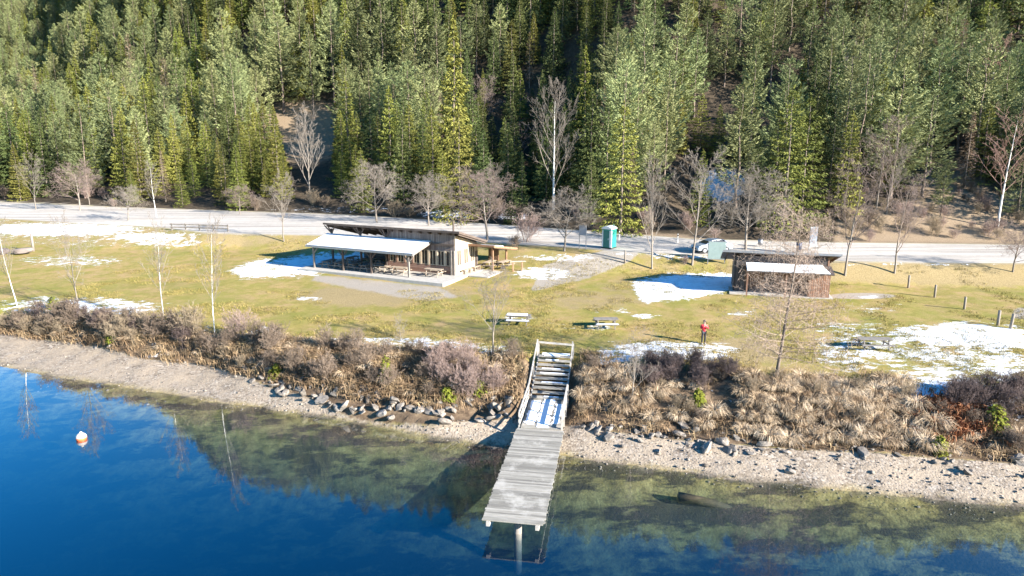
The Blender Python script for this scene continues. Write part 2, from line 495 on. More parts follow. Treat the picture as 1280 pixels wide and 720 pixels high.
# beach and lake bed: pebbles
vor = N(nt, "ShaderNodeTexVoronoi"); vor.inputs["Scale"].default_value = 7.0; nt.links.new(pos, vor.inputs["Vector"])
vor2 = N(nt, "ShaderNodeTexVoronoi"); vor2.inputs["Scale"].default_value = 2.6; nt.links.new(pos, vor2.inputs["Vector"])
sep = N(nt, "ShaderNodeSeparateColor"); nt.links.new(vor.outputs["Color"], sep.inputs[0])
peb = ramp(nt, sep.outputs[0], [(0.0, (0.085, 0.068, 0.052)), (0.5, (0.175, 0.142, 0.11)), (1.0, (0.29, 0.25, 0.205))]).outputs[0]
sand = ramp(nt, nC, [(0.3, (0.19, 0.15, 0.108)), (0.7, (0.285, 0.232, 0.172))]).outputs[0]
bea = mixc(nt, ramp(nt, nD, [(0.38, (0, 0, 0)), (0.6, (1, 1, 1))]).outputs[0], peb, sand)
sepz = N(nt, "ShaderNodeSeparateXYZ"); nt.links.new(pos, sepz.inputs[0])
zz = sepz.outputs[2]
# algae and silt covered bed below the water line, wet strip just above it
alg = ramp(nt, nB, [(0.32, (0.045, 0.034, 0.012)), (0.5, (0.17, 0.130, 0.040)), (0.7, (0.30, 0.24, 0.085))]).outputs[0]
algf = N(nt, "ShaderNodeMapRange"); algf.interpolation_type = 'SMOOTHSTEP'
algf.inputs[1].default_value = 0.16; algf.inputs[2].default_value = -0.10
nt.links.new(math_n(nt, 'ADD', zz, math_n(nt, 'MULTIPLY', math_n(nt, 'SUBTRACT', nD, 0.5), 0.25)), algf.inputs[0])
mpx = N(nt, "ShaderNodeMapping"); mpx.inputs["Scale"].default_value = (0.24, 0.60, 0.5); mpx.inputs["Rotation"].default_value = (0, 0, 0.35); nt.links.new(pos, mpx.inputs[0])
weed = ramp(nt, noise(nt, mpx.outputs[0], 1.0, 6, .68).outputs[0], [(0.475, (0, 0, 0)), (0.545, (.96, .96, .96))]).outputs[0]
alg = mixc(nt, weed, alg, (0.014, 0.011, 0.006))
bea = mixc(nt, algf.outputs[0], bea, mixc(nt, 0.12, alg, bea))
c = mixc(nt, soft(attr(nt, "beach"), nD, 0.6, 0.35, 0.65), c, bea)
# asphalt
mpr = N(nt, "ShaderNodeMapping"); mpr.inputs["Rotation"].default_value = (0, 0, 0.24); mpr.inputs["Scale"].default_value = (0.035, 0.75, 1); nt.links.new(pos, mpr.inputs[0])
trk = noise(nt, mpr.outputs[0], 1.0, 6, .7).outputs[0]
asp = mixc(nt, ramp(nt, trk, [(0.40, (0, 0, 0)), (0.60, (1, 1, 1))]).outputs[0], ramp(nt, nC, [(0.3, (0.19, 0.17, 0.145)), (0.7, (0.29, 0.26, 0.225))]).outputs[0], ramp(nt, nB, [(0.3, (0.30, 0.272, 0.232)), (0.7, (0.44, 0.40, 0.35))]).outputs[0])
c = mixc(nt, attr(nt, "road"), c, asp)
c = mixc(nt, 1.0, c, (1.42, 1.40, 1.38), 'MULTIPLY')
# snow
mps = N(nt, "ShaderNodeMapping"); mps.inputs["Scale"].default_value = (1.0, 1.5, 1); nt.links.new(pos, mps.inputs[0])
nS = math_n(nt, 'ADD', math_n(nt, 'MULTIPLY', noise(nt, mps.outputs[0], 0.9, 8, 0.72).outputs[0], 0.72), math_n(nt, 'MULTIPLY', noise(nt, mps.outputs[0], 5.5, 4, 0.7).outputs[0], 0.28))
sf = soft(attr(nt, "snow"), nS, 2.6, 0.52, 0.78)
snc = ramp(nt, nB, [(0.3, (0.62, 0.62, 0.63)), (0.55, (0.80, 0.81, 0.83))]).outputs[0]
c = mixc(nt, sf, c, snc)
nt.links.new(c, bs.inputs["Base Color"])
bs.inputs["Roughness"].default_value = 0.9
bs.inputs["Specular IOR Level"].default_value = 0.15
bp = N(nt, "ShaderNodeBump"); bp.inputs["Strength"].default_value = 0.6; bp.inputs["Distance"].default_value = 0.06
hgt = math_n(nt, 'ADD', nC, math_n(nt, 'MULTIPLY', vor.outputs["Distance"], math_n(nt, 'MULTIPLY', attr(nt, "beach"), -0.6)))
hgt = math_n(nt, 'ADD', hgt, math_n(nt, 'MULTIPLY', sf, 0.8))
nt.links.new(hgt, bp.inputs["Height"]); nt.links.new(bp.outputs[0], bs.inputs["Normal"])
g_ob = link("ground", gme, M_GROUND)
tag(g_ob, "snow patched meadow, shore and wooded slope", "ground", kind="structure")

# ------------------------------------------------------------------ lake water
M_WATER = bpy.data.materials.new("lake_water"); M_WATER.use_nodes = True
nt = M_WATER.node_tree
for n in list(nt.nodes): nt.nodes.remove(n)
out = N(nt, "ShaderNodeOutputMaterial")
gl = N(nt, "ShaderNodeBsdfGlossy"); gl.inputs["Roughness"].default_value = 0.025; gl.inputs["Color"].default_value = (1, 1, 1, 1)
tr = N(nt, "ShaderNodeBsdfTransparent"); tr.inputs["Color"].default_value = (0.97, 1, 1, 1)
lw = N(nt, "ShaderNodeLayerWeight"); lw.inputs["Blend"].default_value = 0.5
mx = N(nt, "ShaderNodeMixShader")
geo = N(nt, "ShaderNodeNewGeometry")
mpw = N(nt, "ShaderNodeMapping"); mpw.inputs["Scale"].default_value = (0.6, 1.0, 1); nt.links.new(geo.outputs["Position"], mpw.inputs[0])
nw = noise(nt, mpw.outputs[0], 0.9, 3, 0.5)
bw = N(nt, "ShaderNodeBump"); bw.inputs["Strength"].default_value = 0.007; bw.inputs["Distance"].default_value = 0.1
nt.links.new(nw.outputs[0], bw.inputs["Height"])
nt.links.new(bw.outputs[0], gl.inputs["Normal"]); nt.links.new(bw.outputs[0], lw.inputs["Normal"])
fres = math_n(nt, 'ADD', math_n(nt, 'MULTIPLY', math_n(nt, 'POWER', lw.outputs["Facing"], 3.0), 0.92), 0.02)
nt.links.new(fres, mx.inputs[0]); nt.links.new(tr.outputs[0], mx.inputs[1]); nt.links.new(gl.outputs[0], mx.inputs[2])
nt.links.new(mx.outputs[0], out.inputs["Surface"])
pv = N(nt, "ShaderNodeVolumePrincipled")
va = N(nt, "ShaderNodeVolumeAbsorption"); va.inputs["Color"].default_value = (0.20, 0.43, 0.56, 1); va.inputs["Density"].default_value = 0.52
vsn = N(nt, "ShaderNodeVolumeScatter"); vsn.inputs["Color"].default_value = (0.03, 0.26, 0.72, 1); vsn.inputs["Density"].default_value = 0.055
nt.nodes.remove(pv)
ad = N(nt, "ShaderNodeAddShader"); nt.links.new(va.outputs[0], ad.inputs[0]); nt.links.new(vsn.outputs[0], ad.inputs[1])
nt.links.new(ad.outputs[0], out.inputs["Volume"])
wmb = MB(); wmb.add([(-500, -400, 0), (500, -400, 0), (500, 140, 0), (-500, 140, 0)], [(0, 1, 2, 3)])
water = link("lake_water", wmb.mesh("lake_water"), M_WATER)
tag(water, "still blue lake water", "water", kind="structure")
# ------------------------------------------------------------------ foliage materials
def foliage_mat(name, lo, hi, hue=0.02, val=0.25, trans=0.12, nscale=0.9):
    m = bpy.data.materials.new(name); m.use_nodes = True
    nt = m.node_tree; b = nt.nodes["Principled BSDF"]; o = nt.nodes["Material Output"]
    tc = N(nt, "ShaderNodeTexCoord")
    oi = N(nt, "ShaderNodeObjectInfo")
    n1 = noise(nt, tc.outputs["Object"], nscale, 3, 0.7)
    col = ramp(nt, n1.outputs[0], [(0.3, lo), (0.7, hi)]).outputs[0]
    hsv = N(nt, "ShaderNodeHueSaturation")
    a = N(nt, "ShaderNodeMapRange"); a.inputs[3].default_value = 0.5 - hue; a.inputs[4].default_value = 0.5 + hue
    v = N(nt, "ShaderNodeMapRange"); v.inputs[3].default_value = 1 - val; v.inputs[4].default_value = 1 + val
    wn_ = N(nt, "ShaderNodeTexWhiteNoise", noise_dimensions='1D'); nt.links.new(oi.outputs["Random"], wn_.inputs["W"])
    nt.links.new(oi.outputs["Random"], a.inputs[0]); nt.links.new(wn_.outputs[0], v.inputs[0])
    nt.links.new(a.outputs[0], hsv.inputs["Hue"]); nt.links.new(v.outputs[0], hsv.inputs["Value"]); nt.links.new(col, hsv.inputs["Color"])
    nt.links.new(hsv.outputs[0], b.inputs["Base Color"])
    b.inputs["Roughness"].default_value = 0.75; b.inputs["Specular IOR Level"].default_value = 0.2
    if trans > 0:
        t = N(nt, "ShaderNodeBsdfTranslucent"); nt.links.new(hsv.outputs[0], t.inputs[0])
        ms = N(nt, "ShaderNodeMixShader"); ms.inputs[0].default_value = trans
        nt.links.new(b.outputs[0], ms.inputs[1]); nt.links.new(t.outputs[0], ms.inputs[2]); nt.links.new(ms.outputs[0], o.inputs[0])
    return m
M_SPRUCE = foliage_mat("spruce_needles", (0.095, 0.105, 0.020), (0.235, 0.235, 0.050), 0.022, 0.38)
M_PINE = foliage_mat("pine_needles", (0.105, 0.125, 0.048), (0.285, 0.300, 0.130), 0.02, 0.35)
M_DARK = foliage_mat("dark_shade_needles", (0.045, 0.062, 0.020), (0.130, 0.150, 0.045), 0.022, 0.4)  # darker green spruces; the colour also carries the forest gap's shade
M_LARCH = foliage_mat("bare_larch_twigs", (0.21, 0.145, 0.095), (0.36, 0.26, 0.18), 0.012, 0.12, 0.1)
M_RUST = foliage_mat("rust_brown_needles", (0.22, 0.13, 0.045), (0.34, 0.21, 0.08), 0.01, 0.1, 0.1)
M_BARK = surf("grey_bark", (0.16, 0.125, 0.095), 0.35, 4, 0.9, 0.5, 20, (1, 1, 0.3))
M_PBARK = surf("pine_bark", (0.17, 0.125, 0.095), 0.35, 4, 0.9, 0.5, 20, (1, 1, 0.3))
M_BIRCH = surf("birch_bark", (0.68, 0.64, 0.57), 0.2, 3, 0.8, 0.3, 12, (1, 1, 3))
M_TWIG = surf("bare_grey_twigs", (0.21, 0.175, 0.14), 0.25, 3, 0.9, per_object=0.15)
M_TWIGP = surf("bare_purple_twigs", (0.19, 0.14, 0.115), 0.25, 3, 0.9, per_object=0.15)
M_TWIGR = surf("bare_reddish_twigs", (0.27, 0.16, 0.12), 0.25, 3, 0.9, per_object=0.1)

def kites(p, d, s, l, w, fold=0.0):
    """leaf sprays: root p, direction d, side s, length l, half width w -> quads"""
    n = len(p)
    l = np.asarray(l)[:, None]; w = np.asarray(w)[:, None]
    up = np.cross(d, s)
    mid = p + d * l * 0.42
    V = np.stack([p, mid + s * w - up * w * fold, p + d * l, mid - s * w - up * w * fold], 1).reshape(-1, 3)
    F = np.arange(n * 4).reshape(n, 4)
    return V, F
def unit(a): return a / np.maximum(np.linalg.norm(a, axis=1, keepdims=True), 1e-9)

def spruce_mesh(name, h, r, seed, nbr=150, per=14, droop=0.35, thin=1.0, base=0.04, power=0.85, ragged=0.3, lean=0.0, size=1.0):
    g = np.random.default_rng(seed)
    t = base + (1 - base) * (np.arange(nbr) + g.random(nbr)) / nbr       # height fraction
    t = t ** 1.08
    zz = t * h
    prof = (1 - t) ** power * np.where(t < base + 0.16, 0.65 + 0.35 * (t - base) / 0.16, 1.0)
    L = np.maximum(r * prof * (1 - ragged * g.random(nbr)), 0.10 * r)
    az = np.arange(nbr) * 2.39996 + g.normal(0, 0.35, nbr)
    side_bias = 1 + 0.18 * np.cos(az - g.random() * 6.28)
    L = L * side_bias
    P = []; D = []; S = []; LL = []; W = []
    for i in range(nbr):
        m = max(4, int(per * (0.45 + 0.75 * L[i] / r)))
        u = 0.10 + 0.90 * (np.arange(m) + g.random(m)) / m
        ca, sa = math.cos(az[i]), math.sin(az[i])
        out = np.array([ca, sa, 0]); sd = np.array([-sa, ca, 0])
        dr = droop * (0.6 + 0.8 * g.random()) * (1.15 - t[i])
        rise = 0.25 * t[i]
        rad = u * L[i]
        hz = zz[i] + rad * rise - dr * L[i] * (u ** 1.4) + 0.18 * L[i] * u ** 5
        off = g.normal(0, 0.10 + 0.10 * L[i], m) * (0.25 + u * 0.6)
        p = out[None] * rad[:, None] + sd[None] * off[:, None]
        p[:, 2] += hz + g.normal(0, 0.06, m)
        sgn = np.sign(off + 1e-6)
        d = out[None] * (0.75 + 0.3 * g.random((m, 1))) + sd[None] * (sgn * (0.25 + 0.6 * g.random(m)) * (1.1 - u * 0.8))[:, None]
        d[:, 2] -= (0.22 + 0.5 * g.random(m)) * (1.1 - 0.5 * t[i])
        P.append(p); D.append(unit(d)); S.append(unit(np.cross(d, g.normal(0, 0.35, (m, 3)) + np.array([0, 0, 1.0]))))
        LL.append((0.36 + 0.34 * g.random(m)) * (0.55 + 0.5 * L[i] / r) * size); W.append((0.075 + 0.075 * g.random(m)) * thin * size)
    # leader
    m = 10
    u = np.linspace(0.90, 1.0, m); a = g.random(m) * 6.28
    p = np.stack([np.zeros(m), np.zeros(m), u * h], 1); d = np.stack([np.cos(a) * .5, np.sin(a) * .5, np.full(m, .7)], 1)
    P.append(p); D.append(unit(d)); S.append(unit(np.cross(d, [0, 0, 1.0]))); LL.append(np.full(m, .35 * size)); W.append(np.full(m, .06 * thin * size))
    V, F = kites(np.concatenate(P), np.concatenate(D), np.concatenate(S), np.concatenate(LL), np.concatenate(W), 0.45)
    return raw_mesh(name, V, F, 4)

def conifer_mesh(name, h, r, seed, tiers, per_tier, per, droop=0.3, tip=0.25, rise=0.2, base=0.04, power=0.8, ragged=0.3, ll=0.36, lw=0.066, u0=0.12, frond=0.34, upv=0.0, jit=0.10, belly=0.0):
    """layered conifer: whorls of branches, each a frond of needle sprays"""
    g = np.random.default_rng(seed)
    P = []; D = []; S = []; LL = []; W = []
    for i in range(tiers):
        t0 = base + (1 - base) * ((i + 0.25 * g.random()) / tiers) ** 0.96
        wob = 1 + 0.22 * g.normal() * (ragged / 0.3) * 0.6
        for j in range(per_tier):
            t = min(0.985, t0 + g.normal(0, jit) / h)
            prof = (1 - t) ** power
            if belly: prof = min(prof, 0.55 + (t - base) / max(belly, .01))
            L = max(r * prof * wob * (1 - ragged * g.random()), 0.09 * r * (1.2 - t))
            if g.random() < ragged * 0.25: L *= 0.5
            az = 6.283 * (j + 0.5 * g.random()) / per_tier + i * 1.1
            ca, sa = math.cos(az), math.sin(az)
            m = max(4, int(per * (0.30 + 0.85 * L / r)))
            u = u0 + (1 - u0) * np.sqrt((np.arange(m) + g.random(m)) / m)
            sgn = np.where(np.arange(m) % 2 == 0, 1.0, -1.0)
            wfr = frond * L * np.sin(np.clip(u, 0, 1) * math.pi * 0.80 + 0.35)
            off = sgn * wfr * g.random(m) ** 0.8
            dr = droop * (0.7 + 0.6 * g.random()) * (1.1 - t)
            z = t * h + L * (rise * t * u - dr * u ** 1.3 + tip * u ** 4) - 0.22 * np.abs(off)
            p = np.stack([ca * u * L - sa * off, sa * u * L + ca * off, z + g.normal(0, .045, m) + upv * 0.25 * g.random(m)], 1)
            spl = 0.45 + 0.5 * g.random(m)
            d = np.stack([ca * (1 - .4 * spl) - sa * sgn * spl, sa * (1 - .4 * spl) + ca * sgn * spl, -0.45 - 0.6 * g.random(m) + upv * (1.6 + .9 * g.random(m)) + 0.45 * t], 1)
            P.append(p); D.append(unit(d)); S.append(unit(np.cross(d, g.normal(0, 0.75, (m, 3)) + np.array([0.5 * ca, 0.5 * sa, 0.6]))))
            k = 0.65 + 0.45 * min(1, L / r * 1.3)
            LL.append(ll * (0.7 + 0.6 * g.random(m)) * k); W.append(lw * (0.7 + 0.6 * g.random(m)) * k)
    m = 14
    u = np.linspace(0.93, 1.0, m); a = g.random(m) * 6.28
    P.append(np.stack([np.zeros(m), np.zeros(m), u * h], 1)); d = np.stack([np.cos(a) * .5, np.sin(a) * .5, np.full(m, .8)], 1)
    D.append(unit(d)); S.append(unit(np.cross(d, [0, 0, 1.0]))); LL.append(np.full(m, ll)); W.append(np.full(m, lw))
    V, F = kites(np.concatenate(P), np.concatenate(D), np.concatenate(S), np.concatenate(LL), np.concatenate(W), 0.4)
    return raw_mesh(name, V, F, 4)

def trunk_mb(h, r0, seed, top=0.98, wob=0.02, n=7):
    g = np.random.default_rng(seed); m = 7
    u = np.linspace(0, top, m)
    pts = [(h * wob * g.normal() * (k > 0), h * wob * g.normal() * (k > 0), -0.4 if k == 0 else float(u[k] * h)) for k in range(m)]
    return MB().tube(pts, [r0 * (1.25 if k == 0 else 1.02 - 0.95 * u[k]) for k in range(m)], n, False)

def branchy(h, seed, thin=0.55, spread=0.5, first=0.25, levels=4, nbr=(9, 6, 5, 4), up=0.55, trunk_r=0.12, stems=1, twig=0.006, drop=0.0, wob=0.05, ratio=0.52, leader=True):
    """bare broadleaf tree: returns (trunk MB, twig mesh arrays)"""
    g = np.random.default_rng(seed)
    T = MB(); segs = []
    def limb(p, d, L, r, lev):
        k = 7 if lev == 0 else (4 if lev < 2 else 3)
        pts = [p]; q = p.copy(); dd = d.copy()
        for i in range(k):
            dd = dd + g.normal(0, wob * (1 + lev), 3) + np.array([0, 0, 0.06 if lev < 3 else -drop])
            dd /= np.linalg.norm(dd)
            q = q + dd * L / k; pts.append(q)
        rr = [max(r * (1 - (0.92 if lev == 0 else 0.75) * i / k), twig) for i in range(k + 1)]
        if lev == 0: T.tube([tuple(x) for x in pts], rr, 7, False)
        else:
            for i in range(k): segs.append((pts[i], pts[i + 1], rr[i], rr[i + 1]))
        if lev >= levels: return
        nb = nbr[min(lev, len(nbr) - 1)]
        for j in range(nb):
            f = first if lev == 0 else 0.22
            u = f + (1 - f) * (j + 0.3 + 0.6 * g.random()) / nb
            u = min(u, 0.985)
            i = min(int(u * k), k - 1); fr_ = u * k - i
            bp_ = pts[i] * (1 - fr_) + pts[i + 1] * fr_
            ax = pts[min(i + 1, k)] - pts[i]; ax /= np.linalg.norm(ax)
            a = (j * 2.4 + g.normal(0, .5)) if lev == 0 else g.random() * 6.28
            e1 = np.cross(ax, [0.3, 0.9, 0.25]); e1 /= np.linalg.norm(e1); e2 = np.cross(ax, e1)
            out = e1 * math.cos(a) + e2 * math.sin(a)
            sp = spread * (0.8 + 0.5 * g.random())
            nd = ax * (1 - sp) * up * 1.6 + out * sp + np.array([0, 0, 0.15])
            nd /= np.linalg.norm(nd)
            LL = L * ratio * (1.15 - 0.62 * u if lev == 0 else 1.0 - 0.45 * u) * (0.8 + 0.4 * g.random())
            limb(bp_, nd, LL, max(rr[i] * (thin if lev == 0 else 0.55), twig), lev + 1)
    for s in range(stems):
        d0 = np.array([g.normal(0, .22), g.normal(0, .22), 1.0]) if stems > 1 else np.array([0, 0, 1.0])
        limb(np.array([g.normal(0, .15) * (stems > 1), g.normal(0, .15) * (stems > 1), -0.15]), d0 / np.linalg.norm(d0), h * (0.85 + .2 * g.random() if stems > 1 else 1.0), trunk_r, 0)
    A = np.array([s[0] for s in segs]); B = np.array([s[1] for s in segs]); ra = np.array([s[2] for s in segs]); rb = np.array([s[3] for s in segs])
    d = unit(B - A); e1 = unit(np.cross(d, np.array([0.31, 0.22, 0.93]))); e2 = np.cross(d, e1)
    ring = []
    for Q, rr in ((A, ra), (B, rb)):
        for kk in range(3):
            a = 2 * math.pi * kk / 3
            ring.append(Q + (e1 * math.cos(a) + e2 * math.sin(a)) * rr[:, None])
    V = np.stack(ring, 1).reshape(-1, 3); n = len(A)
    b = (np.arange(n) * 6)[:, None]
    F = np.concatenate([b + np.array([[k, (k + 1) % 3, 3 + (k + 1) % 3, 3 + k]]) for k in range(3)], 0)
    return T, V, F

TREE_GROUPS = {}
PROTO = {}
def proto(kind, var):
    """first tree of a kind and variant, as (root, height); copies share its meshes"""
    key = (kind, var)
    if key in PROTO: return PROTO[key]
    nm = {"spruce": "spruce_tree", "dark": "spruce_tree", "pine": "pine_tree", "larch": "larch_tree", "rust": "spruce_tree", "birch": "birch_tree", "bare": "bare_tree", "round": "bare_tree", "poplar": "bare_tree"}[kind]
    root = empty(nm)
    sd = abs(hash_str(kind)) % 1000 + var * 31
    if kind in ("larch", "rust"):
        h = 14.0
        rr = {"larch": (2.0, 2.3, 1.8, 2.1, 2.2), "rust": (1.5,) * 5}[kind][var]
        kw = dict(nbr=170, per=16, thin=0.30, droop=0.12, base=0.10, ragged=0.35)
        if kind == "rust": kw = dict(nbr=120, per=12, thin=0.5, base=0.2)
        link("crown", spruce_mesh("crown", h, rr, sd, **kw), {"larch": M_LARCH, "rust": M_RUST}[kind], root)
        trunk_mb(h, 0.15, sd, 0.97, 0.004).build("trunk", M_BARK, root, True)
    elif kind in ("spruce", "dark"):
        h = 14.0
        rr = {"spruce": (2.9, 3.4, 2.6, 3.9, 3.1), "dark": (3.3, 2.9, 3.6, 3.1, 2.8)}[kind][var]
        me = conifer_mesh("crown", h, rr, sd, tiers=(25, 22, 27, 21, 24)[var], per_tier=9, per=36, droop=(.30, .42, .25, .5, .36)[var], ragged=(.25, .35, .3, .4, .35)[var], power=(.85, .75, .95, .7, .8)[var])
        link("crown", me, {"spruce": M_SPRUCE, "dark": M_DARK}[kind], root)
        trunk_mb(h, 0.17, sd, 0.97, 0.004).build("trunk", M_BARK, root, True)
    elif kind == "pine":
        h = 17.0
        rr, bs_ = ((4.4, 0.18), (5.2, 0.12), (4.0, 0.22), (5.4, 0.10), (4.4, 0.26))[var]
        me = conifer_mesh("crown", h, rr, sd, tiers=(15, 14, 16, 14, 14)[var], per_tier=9, per=78, droop=.08, tip=.30, rise=.35, base=bs_, power=(.62, .55, .7, .6, .5)[var], ragged=.5, ll=.42, lw=.056, u0=.22, frond=.46, upv=.45, jit=.22, belly=.28)
        link("crown", me, M_PINE, root)
        trunk_mb(h, 0.19, sd, 0.96, 0.006).build("trunk", M_PBARK, root, True)
    else:
        if kind == "birch":
            h = 9.0; T, V_, F_ = branchy(h, sd, spread=0.42, first=0.30, nbr=(20, 7, 4, 3), up=0.62, trunk_r=0.076, ratio=0.38, twig=0.009, drop=.05, wob=.025)
            mt = (M_BIRCH, M_TWIGR if var in (1, 2) else M_TWIG)
        elif kind == "round":
            h = 6.0; T, V_, F_ = branchy(h, sd, spread=0.62, first=0.24, nbr=(15, 7, 6, 4), up=0.6, trunk_r=0.11, ratio=0.62, twig=0.008, wob=.04)
            mt = (M_TWIG, M_TWIGP if var % 2 else M_TWIG)
        elif kind == "poplar":
            h = 10.0; T, V_, F_ = branchy(h, sd, spread=0.45, first=0.18, nbr=(16, 7, 5, 3), up=0.8, trunk_r=0.13, ratio=0.48, twig=0.008, wob=.03)
            mt = (M_BIRCH if var == 1 else M_TWIG, M_TWIG)
        else:
            h = 8.0; T, V_, F_ = branchy(h, sd, spread=0.5, first=0.22, nbr=(14, 7, 5, 4), up=0.7, trunk_r=0.10, ratio=0.52, twig=0.007, wob=.045)
            mt = (M_TWIG, M_TWIGP if var % 2 else M_TWIG)
        T.build("trunk", mt[0], root, True)
        me = raw_mesh("crown", V_, F_, 4); link("crown", me, mt[1], root)
    PROTO[key] = [root, h, False]
    return PROTO[key]
def hash_str(s):
    v = 7
    for ch in s: v = (v * 131 + ord(ch)) % 1000003
    return v

KIND_TEXT = {
    "spruce": ("tree", "yellow green spruce in the forest on the slope behind the road", "green spruces of the hillside forest"),
    "dark": ("tree", "dark green spruce with shade toned needles in the hillside forest", "dark spruces of the hillside forest"),
    "pine": ("tree", "tall grey green pine with bare lower trunk in hillside forest", "pines of the hillside forest"),
    "larch": ("tree", "leafless tan larch among the green conifers of the slope", "bare larches of the hillside forest"),
    "rust": ("tree", "thin rust brown dead conifer among young green spruces", "dead conifers of the slope"),
    "birch": ("tree", "leafless pale stemmed birch among the hillside conifers", "birches of the hillside forest"),
    "bare": ("tree", "bare grey broadleaf tree along the forest edge by the road", "bare broadleaf trees of the forest edge"),
    "round": ("tree", "small bare round crowned tree along the road", "bare round trees along the road"),
    "poplar": ("tree", "bare many branched pale grey tree before dark spruces", "bare pale trees before the spruces"),
}
def plant(kind, var, p, h, rz, label=None, group=None, wide=1.0, lean=(0, 0)):
    pr = proto(kind, var)
    root, h0, used = pr
    s = h / h0
    cat, lab, grp = KIND_TEXT[kind]
    if not used:
        o = root; pr[2] = True
    else:
        o = dup(root)
    o.location = (p[0], p[1], p[2] - 0.05)
    o.rotation_euler = (lean[0], lean[1], rz)
    o.scale = (s * wide, s * wide, s)
    o["category"] = cat; o["label"] = label or lab
    if group is not None or label is None: o["group"] = group or grp
    elif "group" in o: del o["group"]
    return o

# ------------------------------------------------------------------ trees one can pick out, by where they stand
rng = random.Random(11)
TAKEN = []
def put_tree(kind, var, px, base, top, label=None, wide=1.0, lean=(0, 0), group=None):
    p = G(px, base); h = height_for(p, top)
    TAKEN.append((p.x, p.y, 1.7 if kind in ("spruce", "dark", "larch", "birch", "rust") else 2.2))
    return plant(kind, var, p, h, rng.random() * 6.28, label, group, wide, lean)

